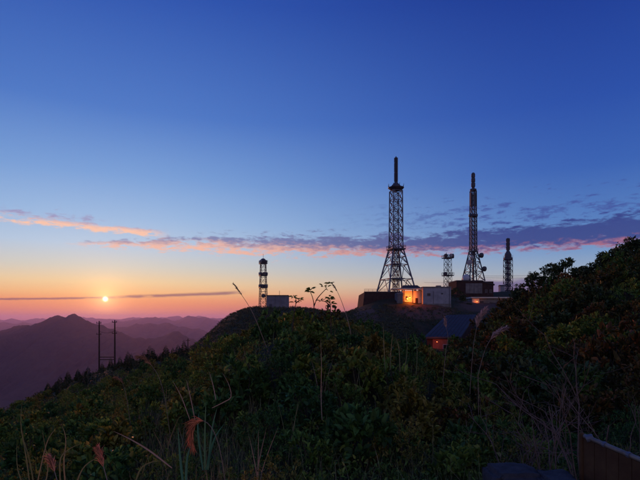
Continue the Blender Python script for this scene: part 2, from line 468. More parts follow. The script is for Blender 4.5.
M['terrain'] = terrain_mat()

# ------------------------------------------------------------------ terrain heights
CTRL = []
def row(Y, pts, hv=0.0):
    for px, py in pts: CTRL.append((px, py + F * hv / Y, Y))
row(1.0, [(-150, 1320), (320, 1320), (800, 1320)])
row(2.5, [(-150, 740), (320, 720), (800, 700)])
row(4.6, [(-150, 570), (100, 560), (320, 548), (500, 530), (800, 500)])
row(8, [(-150, 475), (-20, 468), (100, 452), (200, 420), (320, 398), (400, 404), (470, 428), (560, 425), (640, 405), (800, 380)], 0.8)
row(14, [(-150, 452), (-20, 438), (100, 412), (200, 364), (240, 338), (270, 326), (320, 320), (370, 322), (400, 332), (430, 348), (480, 372), (560, 352), (640, 325), (800, 300)], 0.9)
row(22, [(-150, 445), (-20, 425), (100, 394), (200, 352), (230, 331), (255, 320), (290, 315.5), (320, 314.5), (365, 317), (400, 331), (435, 346), (480, 356), (540, 312), (600, 278), (700, 250), (800, 245)], 1.1)
row(35, [(-150, 440), (0, 412), (100, 388), (200, 358), (260, 336), (320, 329), (400, 337), (450, 350), (480, 338), (520, 298), (560, 282), (640, 256), (720, 246), (800, 242)], 1.3)
row(60, [(-150, 440), (0, 408), (100, 381), (160, 361), (200, 358), (260, 342), (320, 334), (400, 341), (450, 352), (500, 335), (560, 305), (640, 275), (800, 260)], 1.3)
row(100, [(-150, 470), (-60, 440), (0, 412), (50, 387), (100, 369), (160, 354), (200, 351), (260, 337), (320, 331), (380, 331), (420, 344), (455, 348), (500, 335), (600, 310), (800, 290)], 0.8)
row(130, [(-60, 470), (0, 440), (100, 377), (160, 358), (195, 351), (230, 327), (270, 319), (320, 320), (350, 323), (380, 322), (420, 328), (460, 331), (500, 322), (600, 312), (800, 300)])
row(165, [(0, 470), (100, 400), (160, 367), (195, 352), (205, 340), (215, 328), (225, 318), (235, 311.5), (250, 309.5), (280, 308.5), (320, 309), (335, 312), (345, 317),
          (355, 311.5), (365, 304.5), (395, 304.5), (450, 305.5), (480, 312), (520, 312), (600, 312), (800, 305)])
row(185, [(100, 430), (160, 390), (195, 364), (225, 327), (240, 314), (280, 309.5), (320, 311), (345, 320), (360, 304), (375, 297), (420, 297), (460, 303), (480, 304), (520, 303), (800, 300)])
row(215, [(0, 520), (160, 420), (240, 328), (280, 318), (320, 319), (345, 325), (365, 306), (400, 298), (460, 298), (480, 298), (510, 298), (560, 298), (800, 298)])
row(265, [(0, 560), (200, 420), (300, 350), (345, 344), (400, 312), (450, 299), (510, 292), (600, 293), (800, 300)])
row(330, [(-150, 640), (0, 610), (200, 500), (320, 420), (420, 365), (510, 345), (620, 350), (800, 380)])
CTRL = np.array(CTRL)
_K = 1.9
_cu = np.stack([CTRL[:, 0] / 110.0, np.log(CTRL[:, 2]) * _K], 1)
_cv = (HY - CTRL[:, 1])
def _phi(r2): return np.sqrt(r2 + 0.12)
_A = _phi(((_cu[:, None, :] - _cu[None, :, :]) ** 2).sum(-1))
_n = len(_cu)
_Aa = np.zeros((_n + 3, _n + 3)); _Aa[:_n, :_n] = _A - np.eye(_n) * 0.02
_Aa[:_n, _n] = 1; _Aa[:_n, _n + 1:] = _cu; _Aa[_n:, :_n] = _Aa[:_n, _n:].T
_w = np.linalg.solve(_Aa, np.concatenate([_cv, np.zeros(3)]))

class Fbm:
    def __init__(self, seed):
        self.g = np.random.default_rng(seed).random((256, 256))
    def v(self, x, y):
        xi = np.floor(x).astype(int); yi = np.floor(y).astype(int)
        fx = x - xi; fy = y - yi
        fx = fx * fx * (3 - 2 * fx); fy = fy * fy * (3 - 2 * fy)
        g = self.g
        a = g[xi % 256, yi % 256]; b_ = g[(xi + 1) % 256, yi % 256]; c = g[xi % 256, (yi + 1) % 256]; d = g[(xi + 1) % 256, (yi + 1) % 256]
        return (a * (1 - fx) + b_ * fx) * (1 - fy) + (c * (1 - fx) + d * fx) * fy - 0.5
    def __call__(self, x, y, o=4):
        s, a = 0, 1.0
        for i in range(o):
            s = s + a * self.v(x * 2 ** i + 17.3 * i, y * 2 ** i + 5.1 * i); a *= 0.5
        return s
FB = Fbm(3)

def height(X, Y):
    """ground height over the hilltop and down to the valley"""
    X = np.asarray(X, float); Yv = np.asarray(Y, float)
    r = np.sqrt(X * X + Yv * Yv)
    az = np.arctan2(X, Yv)
    azc = np.clip(az, R(-44), R(45))
    u = HX + F * np.tan(azc)
    d = np.clip(r * np.cos(azc), 1.0, 330.0)
    q = np.stack([u / 110.0, np.log(d) * _K], -1)
    flat = q.reshape(-1, 2)
    out = np.empty(len(flat))
    for i in range(0, len(flat), 20000):
        s = flat[i:i + 20000]
        r2 = ((s[:, None, :] - _cu[None]) ** 2).sum(-1)
        out[i:i + 20000] = _phi(r2) @ _w[:_n] + _w[_n] + s @ _w[_n + 1:]
    z = out.reshape(r.shape) / F * d
    behind = np.clip((np.abs(az) - R(50)) / R(40), 0, 1)
    z = z * (1 - behind) + behind * (-2.4 - np.minimum(r, 330) * 0.12)
    z = z + np.clip((d - 1.5) / 10, 0.0, 1) * FB(X / 3.1, Yv / 3.1, 4) * 0.16 * np.clip(d / 20, .3, 2.2)
    fall = np.maximum(r - 330, 0)
    zf = np.maximum(z - fall * 0.62, -560 + 0 * z)
    zf = zf + np.clip(fall / 900, 0, 1) * (FB(X / 900, Yv / 900, 5) * 130)
    return zf

def hz(x, y):
    return float(height(np.array([x]), np.array([y]))[0])

def build_terrain():
    az = np.concatenate([np.arange(-180, -42, 3.0), np.arange(-42, 42, 0.22), np.arange(42, 180.1, 3.0)])
    az = az * math.pi / 180
    rr = np.concatenate([np.geomspace(1.0, 400, 190), np.geomspace(420, 31000, 42)])
    A, Rr = np.meshgrid(az, rr, indexing='ij')
    X = np.sin(A) * Rr; Y = np.cos(A) * Rr
    Z = height(X, Y)
    V = np.stack([X, Y, Z], -1).reshape(-1, 3)
    na, nr = len(az), len(rr)
    i = np.arange(na - 1)[:, None] * nr + np.arange(nr - 1)[None, :]
    Q = np.stack([i, i + 1, i + nr + 1, i + nr], -1).reshape(-1, 4)[:, ::-1]
    me = np_mesh('terrain', V, Q, M['terrain'], True)
    # bare soil where the banks were cut for the station
    u = HX + F * X / np.maximum(Y, 1); py = HY - F * Z / np.maximum(Y, 1)
    soil = np.zeros_like(X)
    def blob(cx, cy, sx, sy, ymin, ymax, k=1.0):
        nonlocal soil
        g = np.exp(-((u - cx) / sx) ** 2 - ((py - cy) / sy) ** 2) * (Y > ymin) * (Y < ymax)
        soil = np.maximum(soil, g * k)
    blob(425, 312, 34, 9, 100, 215, 1.0)
    blob(366, 316, 16, 11, 120, 215, 0.95)
    blob(215, 328, 14, 18, 120, 215, 0.55)
    blob(480, 305, 30, 10, 150, 260, 0.8)
    a = me.attributes.new('soil', 'FLOAT', 'POINT')
    a.data.foreach_set('value', soil.reshape(-1).astype(np.float32))
    o = link('terrain', me)
    tag(o, kind='structure')
build_terrain()

# ------------------------------------------------------------------ far mountains
def ridge(name, label, dist, sil, depth, base, seed, rough, n=1000, nd=26):
    fb = Fbm(seed)
    xs = np.array([p[0] for p in sil], float); ys = np.array([p[1] for p in sil], float)
    px = np.linspace(xs[0], xs[-1], n)
    crest_py = np.interp(px, xs, ys)
    k = np.hanning(5); k /= k.sum()
    crest_py = np.convolve(np.pad(crest_py, 2, mode='edge'), k, 'valid')
    crest = (HY - crest_py) / F * dist
    X0 = (px - HX) / F * dist
    crest = crest + fb(X0 / (dist * 0.02), X0 * 0 + 3.3, 7) * rough
    t = np.linspace(-1, 1, nd * 2 + 1)
    T, XX = np.meshgrid(t, X0, indexing='xy')
    C = np.repeat(crest[:, None], len(t), 1)
    mean = np.convolve(np.pad(crest, 70, mode='edge'), np.ones(141) / 141, 'valid')[:, None]
    a = np.abs(T)
    # crest detail persists as spurs that wander sideways down the slope
    w = dist * 0.025
    sp = (1 - np.abs(fb(XX / w + T * 1.6, T * 1.3 + 7.7, 4)) * 2.6)
    Z = base + (C * (1 - a) + mean * a - base) * (1 - a ** 0.85)
    Z = Z + sp * np.minimum(a, 1 - a) * abs(base) * 0.32
    Z = np.minimum(Z, C + 0 * Z) if True else Z
    YY = dist + T * depth + fb(XX / w, XX * 0 + 1.1, 3) * depth * 0.25 * np.minimum(a, 1 - a)
    XX = XX * (1 + 0 * T)
    V = np.stack([XX, YY, Z], -1).reshape(-1, 3)
    nc = len(t)
    i = np.arange(n - 1)[:, None] * nc + np.arange(nc - 1)[None]
    Q = np.stack([i, i + nc, i + nc + 1, i + 1], -1).reshape(-1, 4)
    o = link(name, np_mesh(name, V, Q, M['mountain'], True))
    tag(o, label=label, kind='structure')
    return o

ridge('mountain', 'twin peaked purple mountain below the setting sun', 5200,
      [(-260, 345), (-120, 338), (-40, 334), (0, 331), (15, 327), (30, 323.5), (40, 321.5), (45, 320), (50, 318.6), (54, 317.8), (57, 317), (61, 318.6), (65, 319.4), (69, 317.4), (72, 315.6), (75, 314.6), (79, 316), (83, 318.6), (87, 320.6),
       (92, 322.4), (98, 324.6), (103, 325.6), (108, 328), (118, 332), (128, 337), (135, 339), (145, 339), (155, 337), (165, 334), (172, 332.5), (178, 333), (184, 336), (192, 340), (205, 347), (230, 356), (300, 368), (360, 375)],
      1900, -570, 11, 42)
ridge('mountain_ridge', 'hazy purple ridge beyond the twin peaked mountain', 9500,
      [(-300, 336), (-100, 332), (40, 331), (100, 329), (118, 328), (130, 327), (142, 325), (152, 323.3), (160, 322.6), (168, 323.5), (176, 325.2), (184, 328), (190, 329.4), (196, 328.6), (202, 329.5), (212, 332),
       (240, 334), (300, 330), (345, 326), (400, 330), (470, 335)], 2600, -570, 12, 80)
ridge('mountain_ridge', 'paler lilac ridge farther out in the haze', 15500,
      [(-300, 328), (-60, 325), (90, 323), (125, 321), (138, 319), (150, 317.4), (158, 317.2), (166, 319), (176, 319.2), (186, 317.6), (196, 319), (204, 317.8), (212, 318.6), (222, 321), (260, 323),
       (320, 320), (350, 318.6), (380, 320), (520, 324)], 3400, -570, 13, 150)
ridge('mountain_ridge', 'faintest farthest ridge dissolving into the pink horizon haze', 24000,
      [(-300, 321), (-60, 320), (60, 319.2), (110, 318.4), (150, 318), (200, 317.4), (250, 317), (300, 317.8), (345, 317.4), (420, 317.8), (600, 318.6)], 4200, -570, 14, 200)

# ------------------------------------------------------------------ haze
HZ = 32500.0
hv_, hf_ = box_vf(-HZ, HZ, -HZ, HZ, -760, 190)
hm = bpy.data.materials.new('evening_haze'); hm.use_nodes = True
hm.node_tree.nodes.clear()
_o = hm.node_tree.nodes.new('ShaderNodeOutputMaterial')
_pv = hm.node_tree.nodes.new('ShaderNodeVolumePrincipled')
_pv.inputs['Color'].default_value = (0.72, 0.58, 0.93, 1)
_pv.inputs['Density'].default_value = 3.6e-5
_pv.inputs['Anisotropy'].default_value = 0.50
hm.node_tree.links.new(_pv.outputs[0], _o.inputs['Volume'])
haze = tag(link('haze', mesh_of('haze', hv_, hf_, hm)), kind='stuff')

# ------------------------------------------------------------------ towers
def lattice(t, z0, w0, z1, w1, n, leg_w, br_w, mat, ring=True, cross=True, leg_name='leg'):
    """four-legged lattice section: legs, rings and crossed braces, each bar a part"""
    cs = [(-1, -1), (1, -1), (1, 1), (-1, 1)]
    for cx, cy in cs:
        beam(leg_name, t, (cx * w0, cy * w0, z0), (cx * w1, cy * w1, z1), leg_w, mat)
    for i in range(n + 1):
        f = i / n; z = z0 + (z1 - z0) * f; w = w0 + (w1 - w0) * f
        if ring and not (i == 0 and not ring == 'all'):
            for k in range(4):
                a, b_ = cs[k], cs[(k + 1) % 4]
                beam('crossbar', t, (a[0] * w, a[1] * w, z), (b_[0] * w, b_[1] * w, z), br_w, mat)
        if i < n and cross:
            f2 = (i + 1) / n; z2 = z0 + (z1 - z0) * f2; w2 = w0 + (w1 - w0) * f2
            for k in range(4):
                a, b_ = cs[k], cs[(k + 1) % 4]
                beam('brace', t, (a[0] * w, a[1] * w, z), (b_[0] * w2, b_[1] * w2, z2), br_w, mat)
                beam('brace', t, (b_[0] * w, b_[1] * w, z), (a[0] * w2, a[1] * w2, z2), br_w, mat)

def railing(t, w, z, h, mat, bw=0.12, n=3):
    cs = [(-1, -1), (1, -1), (1, 1), (-1, 1)]
    r = None
    parts = []
    for k in range(4):
        a, b_ = cs[k], cs[(k + 1) % 4]
        for zz in (h * 0.5, h):
            parts.append(tube_vf([(a[0] * w, a[1] * w, z + zz), (b_[0] * w, b_[1] * w, z + zz)], bw * .5, 4))
        for i in range(n):
            f = i / n
            p = (a[0] * w + (b_[0] - a[0]) * w * f, a[1] * w + (b_[1] - a[1]) * w * f)
            parts.append(tube_vf([(p[0], p[1], z), (p[0], p[1], z + h)], bw * .5, 4))
    v, f = join_vf(parts)
    return link('railing', mesh_of('railing', v, f, mat), t)

def dish(t, loc, az, r, mat, depth=0.6):
    """drum antenna facing azimuth az with a bracket"""
    d = lathe('dish', t, [(r * 0.35, -depth * 0.9), (r * 0.95, -depth * 0.25), (r, 0), (r, depth * 0.5), (r * 0.8, depth * 0.62), (r * 0.3, depth * 0.7)], mat, loc, None, 14)
    d.rotation_euler = (R(90), 0, -az + math.pi)
    return d

def grate(t, name, w, z, th, mat):
    v, f = box_vf(-w, w, -w, w, z, z + th)
    return link(name, mesh_of(name, v, f, mat), t)

def main_tower():
    Y = 187.0; s = Y / F
    t = thing('broadcast_tower', 'tallest steel lattice tower with splayed legs and dark spire above the lit building', 'tower', P(396, 294, Y), R(17))
    z = lambda py: (294 - py) * s
    st, dk = M['steel'], M['steel_dark']
    zb, zt = z(294), z(250)
    cs = [(-1, -1), (1, -1), (1, 1), (-1, 1)]
    w0, w1 = 6.1, 2.15
    for cx, cy in cs: beam('leg', t, (cx * w0, cy * w0, -1.5), (cx * w1, cy * w1, zt), 0.46, st)
    levels = [z(294), z(279.5), z(265), z(257), zt]
    wid = lambda zz: w0 + (w1 - w0) * (zz / zt)
    for i, zz in enumerate(levels):
        w = wid(zz)
        for k in range(4):
            a, b_ = cs[k], cs[(k + 1) % 4]
            if i: beam('crossbar', t, (a[0] * w, a[1] * w, zz), (b_[0] * w, b_[1] * w, zz), 0.25, st)
            if i < len(levels) - 1:
                z2 = levels[i + 1]; w2 = wid(z2)
                mid = ((a[0] + b_[0]) * w2 / 2, (a[1] + b_[1]) * w2 / 2, z2)
                beam('brace', t, (a[0] * w, a[1] * w, zz), mid, 0.22, st)
                beam('brace', t, (b_[0] * w, b_[1] * w, zz), mid, 0.22, st)
    # central shaft
    lattice(t, -1.0, 0.9, zt, 0.9, 5, 0.22, 0.12, dk, leg_name='shaft_post')
    for py, w in ((279.5, 2.6), (265, 1.9)): grate(t, 'walkway', w, z(py) + 0.1, 0.35, dk)
    grate(t, 'platform', 2.8, zt, 0.5, dk); railing(t, 2.8, zt + 0.5, 1.1, dk, 0.14)
    # straight mast
    lattice(t, zt + 0.5, 2.0, z(191), 1.85, 6, 0.34, 0.20, st, leg_name='mast_leg')
    for q in (-.35, .35): beam('ladder_rail', t, (q, 0, zt + .5), (q, 0, z(191)), 0.16, dk)
    # cup-shaped head
    lathe('head_platform', t, [(1.6, 0), (2.3, 0.35), (3.1, 1.0), (3.15, 1.25), (2.0, 1.3), (1.7, 2.1), (0.9, 2.9), (0.45, 3.6)], dk, (0, 0, z(190.8)), None, 12)
    for i in range(8):
        a = i * math.pi / 4
        beam('guard_post', t, (3.0 * math.cos(a), 3.0 * math.sin(a), z(187.6)), (3.15 * math.cos(a), 3.15 * math.sin(a), z(184.6)), 0.13, dk)
    # spire with panel antennas
    zs, ze = z(182.5), z(157)
    lathe('spire', t, [(0.26, zs - 1.2), (0.26, zs), (0.22, ze - 0.6), (0.34, ze - .55), (0.34, ze - .2), (0.1, ze + .3)], dk, (0, 0, 0), None, 10)
    for k in range(5):
        za = zs + 0.3 + k * (ze - zs - 0.6) / 5
        for j in range(4):
            a = j * math.pi / 2 + 0.4
            v, f = box_vf(-0.32, 0.32, -0.12, 0.12, 0.1 * (j % 2), (ze - zs) / 5 - 0.2 - 0.14 * (k % 2))
            link('panel_antenna', mesh_of('panel_antenna', v, f, dk), t, (0.58 * math.cos(a), 0.58 * math.sin(a), za), (0, 0, a + math.pi / 2))
main_tower()

def right_tower():
    Y = 218.0; s = Y / F
    t = thing('microwave_tower', 'slim lattice tower with drum dishes standing on the dark roofed block', 'tower', P(473.2, 281.5, Y), R(10))
    z = lambda py: (281.5 - py) * s
    st, dk = M['steel_dark'], M['steel_dark']
    zt = z(252)
    lattice(t, 0, 3.75, zt, 1.35, 3, 0.42, 0.20, st)
    beam('shaft', t, (0, 0, 0), (0, 0, zt), 0.7, dk)
    grate(t, 'platform', 1.6, zt, 0.35, dk); railing(t, 1.7, zt + .35, 1.0, dk, 0.12)
    lattice(t, zt, 1.2, z(217), 1.15, 8, 0.32, 0.19, st, leg_name='mast_leg')
    lathe('ring_platform', t, [(1.3, 0), (2.0, 0.2), (2.0, 1.2), (1.3, 1.3)], dk, (0, 0, z(217)), None, 12)
    lattice(t, z(214), 1.1, z(191), 1.05, 5, 0.32, 0.19, st, leg_name='mast_leg')
    for k in range(4):                               # panel antennas round the upper mast
        a = k * math.pi / 2
        v, f = box_vf(-0.55, 0.55, -0.15, 0.15, 0, z(192) - z(205))
        link('panel_antenna', mesh_of('panel_antenna', v, f, dk), t, (1.3 * math.cos(a), 1.3 * math.sin(a), z(206)), (0, 0, a + math.pi / 2))
    lathe('top_cap', t, [(1.3, 0), (1.45, 0.3), (1.45, 0.8), (0.6, 1.2), (0.75, 1.9), (0.92, 2.0), (0.92, 3.6), (0.66, 3.7), (0.66, 4.0), (0.9, 4.1), (0.9, 5.7), (0.64, 5.8), (0.64, 6.1), (0.86, 6.2), (0.86, z(172.8) - z(191) - 0.6), (0.5, z(172.8) - z(191))], dk, (0, 0, z(191)), None, 12)
    dish(t, (3.2, -1.2, z(255.5)), R(80), 1.15, M['dish_dark'], 1.2)
    beam('bracket', t, (1.2, -1.0, z(255.5)), (3.0, -1.2, z(255.5)), 0.2, dk)
    dish(t, (4.4, -1.6, z(269)), R(75), 1.15, M['dish_dark'], 1.2)
    beam('bracket', t, (2.4, -1.5, z(269)), (4.3, -1.6, z(269)), 0.2, dk)
    dish(t, (-2.9, -2.3, z(263)), R(215), 1.2, M['dish'], 1.1)
    beam('bracket', t, (-1.9, -1.6, z(263)), (-2.7, -2.0, z(263)), 0.2, dk)
    dish(t, (-1.8, -2.4, z(258)), R(170), 0.8, M['dish'], 0.7)
right_tower()

def small_tower():
    Y = 235.0; s = Y / F
    t = thing('relay_mast', 'short thin lattice mast with two dish platforms behind the white block', 'tower', P(447.8, 300, Y), R(22))
    z = lambda py: (300 - py) * s
    st, dk = M['steel_dark'], M['steel_dark']
    lattice(t, -2, 1.5, z(259), 1.3, 8, 0.18, 0.10, st)
    for py, w in ((276, 2.1), (258.5, 2.1)):
        grate(t, 'platform', w, z(py), 0.4, dk); railing(t, w, z(py) + .4, 1.2, dk, 0.13)
    dish(t, (-2.2, -1.3, z(256.3)), R(200), 1.0, M['dish_dark'], 0.9)
    dish(t, (2.0, -1.0, z(256.0)), R(110), 1.1, M['dish_dark'], 0.9)
    dish(t, (0.6, -1.6, z(255.8)), R(175), 0.9, M['dish'], 0.8)
    dish(t, (-2.0, -0.8, z(274)), R(230), 0.9, M['dish_dark'], 0.9)
    beam('aerial', t, (-0.8, 0, z(259)), (-0.8, 0, z(252.5)), 0.16, dk)
    beam('aerial', t, (0.3, 0, z(259)), (0.3, 0, z(254)), 0.14, dk)
small_tower()

def far_tower():
    Y = 262.0; s = Y / F
    t = thing('antenna_tower', 'stout dark tower with narrow top mast beside the wooded slope', 'tower', P(508, 296, Y), R(30))
    z = lambda py: (296 - py) * s
    dk = M['steel_dark']
    lattice(t, -2, 1.75, z(260), 1.65, 7, 0.26, 0.17, dk)
    lattice(t, -2, 0.8, z(260), 0.8, 7, 0.3, 0.2, dk, leg_name='shaft_post')
    lathe('gallery', t, [(1.7, 0), (2.45, 0.4), (2.45, 1.5), (1.9, 1.7), (1.8, 3.2), (1.3, 4.2), (0.8, 5.2)], dk, (0, 0, z(260.5)), None, 12)
    lathe('top_mast', t, [(0.78, 0), (0.78, 2.6), (0.7, 2.7), (0.72, z(239) - z(253)), (0.3, z(238) - z(253))], dk, (0, 0, z(253)), None, 10)
    for k in range(6):
        a = k * math.pi / 3
        beam('whip_aerial', t, (2.3 * math.cos(a), 2.3 * math.sin(a), z(258)), (2.4 * math.cos(a), 2.4 * math.sin(a), z(253.5 + (k % 3))), 0.15, dk)
    for j in range(4):
        a = j * math.pi / 2 + 0.3
        for k in range(3):
            v, f = box_vf(-0.3, 0.3, -0.1, 0.1, 0, 1.9)
            link('panel_antenna', mesh_of('panel_antenna', v, f, dk), t, (0.85 * math.cos(a), 0.85 * math.sin(a), z(250) + 2.2 * k), (0, 0, a + math.pi / 2))
far_tower()

def left_tower():
    Y = 172.0; s = Y / F
    t = thing('telecom_mast', 'small lattice mast ringed with round dishes beside the blue grey hut', 'tower', P(263.2, 309, Y), R(20))
    z = lambda py: (309 - py) * s
    dk, st = M['steel_dark'], M['steel_dark']
    lattice(t, -1.5, 1.35, z(263), 0.85, 7, 0.16, 0.10, st)
    for py, w in ((288, 1.35), (276, 1.3), (264, 1.3)):
        grate(t, 'platform', w, z(py), 0.3, dk); railing(t, w, z(py) + .3, 0.9, dk, 0.1)
        for k in range(4):
            a = k * math.pi / 2 + 0.5 + py
            dish(t, (1.25 * math.cos(a), 1.25 * math.sin(a), z(py) + 0.8), math.pi / 2 - a, 0.5, M['dish_dark'] if k % 2 else M['dish'], 0.6)
    dish(t, (-0.3, -1.4, z(296)), R(180), 0.75, M['dish_dark'], 0.6)
    lathe('head_cap', t, [(1.0, 0), (1.25, 0.3), (1.2, 0.9), (0.6, 1.5), (0.1, 1.7)], dk, (0, 0, z(263)), None, 10)
    beam('whip_aerial', t, (0, 0, z(260)), (0, 0, z(254)), 0.1, dk)
left_tower()

# ------------------------------------------------------------------ buildings
def window(t, x0, x1, y, z0, z1, frame_mat):
    w = box('window', t, x0, x1, y - 0.06, y + 0.02, z0, z1, frame_mat, 0.01)
    box('pane', w, x0 + 0.12, x1 - 0.12, y - 0.075, y - 0.055, z0 + 0.12, z1 - 0.12, M['glass'], 0.0)
    return w

def white_building():
    Y = 165.0; s = Y / F
    t = thing('station_building', 'white flat roofed station block glowing orange at its porch below the tallest tower', 'building', P(423, 305, Y))
    H = 17.3 * s
    W = 28 * s
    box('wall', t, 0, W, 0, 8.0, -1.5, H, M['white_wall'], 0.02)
    box('parapet', t, -0.12, W + 0.12, -0.12, 8.12, H, H + 0.38, M['grey_wall'], 0.02)
    window(t, 1.4, 2.6, 0, H * 0.52, H * 0.52 + 1.0, M['grey_wall'])
    box('roof_unit', t, W * .55, W * .55 + 1.6, 2.5, 4.0, H + .1, H + .95, M['grey_wall'], 0.04)
    beam('drainpipe', t, (W - .5, -.1, -1), (W - .5, -.1, H), 0.12, M['steel_dark'])
    beam('conduit', t, (3.6, -.06, 0), (3.6, -.06, H * .8), 0.08, M['steel_dark'])
    box('vent', t, 6.2, 6.9, -.08, -.003, H * .62, H * .62 + .45, M['steel_dark'], 0.01)
    box('plinth', t, -.02, W + .06, -.10, -.004, -1.4, .45, M['grey_wall'], 0.01)
    # low recessed wing with the lit porch
    x0 = -19 * s
    box('wing_wall', t, x0, -0.01, 2.6, 8.0, -1.5, H - 0.9, M['cream_wall'], 0.02)
    box('porch_side_wall', t, x0 - 2.0, x0 - 0.02, 1.2, 7.6, -1.5, H - 1.6, M['grey_wall'], 0.02)
    box('porch_roof', t, -31 * s, -2.4, 0.4, 4.2, H - 0.55, H - 0.15, M['cream_wall'], 0.02)
    box('porch_floor', t, x0, -0.02, -0.6, 2.58, -1.4, 0.18, M['grey_wall'], 0.02)
    # pitched dark roof over the wing
    v = [(-20.5 * s, 0.9, H - 0.14), (-0.2, 0.9, H - 0.14), (-0.2, 8.2, H - 0.14), (-20.5 * s, 8.2, H - 0.14),
         (-17.5 * s, 4.2, H + 1.15), (-3.2 * s, 4.2, H + 1.15)]
    link('roof', mesh_of('roof', v, [(0, 1, 5, 4), (1, 2, 5), (2, 3, 4, 5), (3, 0, 4), (3, 2, 1, 0)], M['roof_dark']), t)
    for px in (-9.8, -18.6):
        beam('porch_post', t, (px * s, 0.9, 0.1), (px * s, 0.9, H - 0.5), 0.28, M['roof_dark'])
    d = box('door', t, -6.2 * s, -3.6 * s, 2.5, 2.62, 0.18, 2.5, M['brown_wall'], 0.01)
    box('handle', d, -5.9 * s, -5.9 * s + .1, 2.42, 2.5, 1.2, 1.4, M['steel'], 0)
    w = window(t, -16.5 * s, -13.6 * s, 2.6, 1.6, 3.2, M['white_wall'])
    box('eave_fascia', t, -20.0 * s, -0.05, 0.70, 0.88, H - 0.62, H - 0.1, M['cream_wall'], 0)
    return t

def lamp(label, loc, power, size=0.25, col=(1.0, 0.17, 0.014)):
    t = thing('wall_lamp', label, 'lamp', loc)
    lathe('lamp_shade', t, [(0.32, 0.0), (0.34, 0.05), (0.18, 0.22), (0.06, 0.3)], M['steel_dark'])
    lathe('bulb', t, [(0.05, -0.28), (0.14, -0.2), (0.15, -0.08), (0.07, 0.01)], M['bulb'])
    beam('bracket', t, (0, 0, 0.25), (0, 0.7, 0.45), 0.06, M['steel_dark'])
    ld = bpy.data.lights.new('lamp_light', 'POINT'); ld.energy = power; ld.color = col; ld.shadow_soft_size = size
    link('lamp_light', ld, t, (0, 0, -0.5))
    return t

white_building()
lamp('glowing orange lamp in the porch of the white station block', P(410, 296.8, 165) + Vector((0, 0.35, 0)), 1600)

def tower_platform():
    Y = 176.0; s = Y / F
    t = thing('retaining_wall', 'dark brown raised terrace wall at the foot of the tallest tower', 'wall', P(364.5, 303.5, Y))
    W = 58 * s; H = 11.4 * s
    v, f = box_vf(0, W, 0, 26, -3.0, H)
    v = [(x - (0.9 if x == 0 and z < 0 else 0), y - (1.0 if y == 0 and z < 0 else 0), z) for x, y, z in v]
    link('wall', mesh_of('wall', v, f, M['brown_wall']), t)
    box('coping', t, -0.15, W + .1, -0.15, 0.5, H, H + 0.25, M['grey_wall'], 0.02)
    parts = []
    for i in range(9):
        x = i * 1.5; parts.append(tube_vf([(x, 0.3, H + .2), (x, 0.3, H + 1.1)], 0.05, 4))
    for zz in (0.65, 1.1): parts.append(tube_vf([(0, 0.3, H + zz), (12.0, 0.3, H + zz)], 0.05, 4))
    v, f = join_vf(parts)
    link('railing', mesh_of('railing', v, f, M['steel_dark']), t)
tower_platform()

def cabinet():
    Y = 164.0; s = Y / F
    t = thing('equipment_cabinet', 'small pale grey cabinet standing left of the glowing porch', 'cabinet', P(397.5, 304, Y))
    box('body', t, 0, 5.4 * s, 0, 1.6, -1, 10.5 * s, M['grey_wall'], 0.03)
    box('lid', t, -0.1, 5.4 * s + .1, -0.1, 1.7, 10.5 * s, 10.5 * s + .2, M['white_wall'], 0.03)
    for i in range(2): box('door', t, 0.12 + i * 0.85, 0.88 + i * 0.85, -0.05, -0.003, 0.2, 9.5 * s, M['grey_wall'], 0.01)
cabinet()

def dark_block():
    Y = 212.0; s = Y / F
    t = thing('dark_block', 'dark brown roofed block with grey panel under the slim tower', 'building', P(456.5, 300, Y))
    H = 18.6 * s
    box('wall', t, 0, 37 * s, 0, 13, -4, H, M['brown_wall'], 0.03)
    box('parapet', t, -.15, 26.5 * s, -.15, 13.1, H, H + .5, M['roof_dark'], 0.02)
    box('panel', t, 9 * s, 25.6 * s, -0.25, -0.02, 6.5 * s, 16.6 * s, M['grey_wall'], 0.03)
    for i in range(1, 4): box('panel_joint', t, (9 + 4.15 * i) * s - .05, (9 + 4.15 * i) * s + .05, -0.29, -0.252, 6.6 * s, 16.5 * s, M['roof_dark'], 0)
    # lean-to roof stepping down to the right
    v = [(26.6 * s, -0.3, H + .2), (38 * s, -0.3, H - 2.6 * s), (38 * s, 13.2, H - 2.6 * s), (26.6 * s, 13.2, H + .2),
         (26.6 * s, -0.3, H - .4), (38 * s, -0.3, H - 4.0 * s), (38 * s, 13.2, H - 4.0 * s), (26.6 * s, 13.2, H - .4)]
    link('roof', mesh_of('roof', v, [(0, 1, 2, 3), (7, 6, 5, 4), (0, 4, 5, 1), (1, 5, 6, 2), (2, 6, 7, 3), (3, 7, 4, 0)], M['roof_dark']), t)
    for i in range(2): window(t, (28.5 + 4.5 * i) * s, (31 + 4.5 * i) * s, 0, 7 * s, 10.5 * s, M['grey_wall'])
dark_block()

def radome():
    Y = 213.0; s = Y / F
    t = thing('radome', 'pale grey round radome on the roof of the dark block', 'radome', P(468.3, 281.2, Y) + Vector((0, 2.5, 0)))
    prof = [(0.9, -0.1), (1.0, 0.25)]
    r = 4.6 * s * 0.5 * 1.9
    for i in range(7):
        a = R(-35 + i * 125 / 6)
        prof.append((max(r * math.cos(a), 0.02), 0.25 + r * 0.57 + r * math.sin(a)))
    o = lathe('shell', t, prof, M['radome'], n=16)
    lathe('mount', t, [(0.9, -0.3), (0.9, -0.1)], M['steel_dark'])
radome()

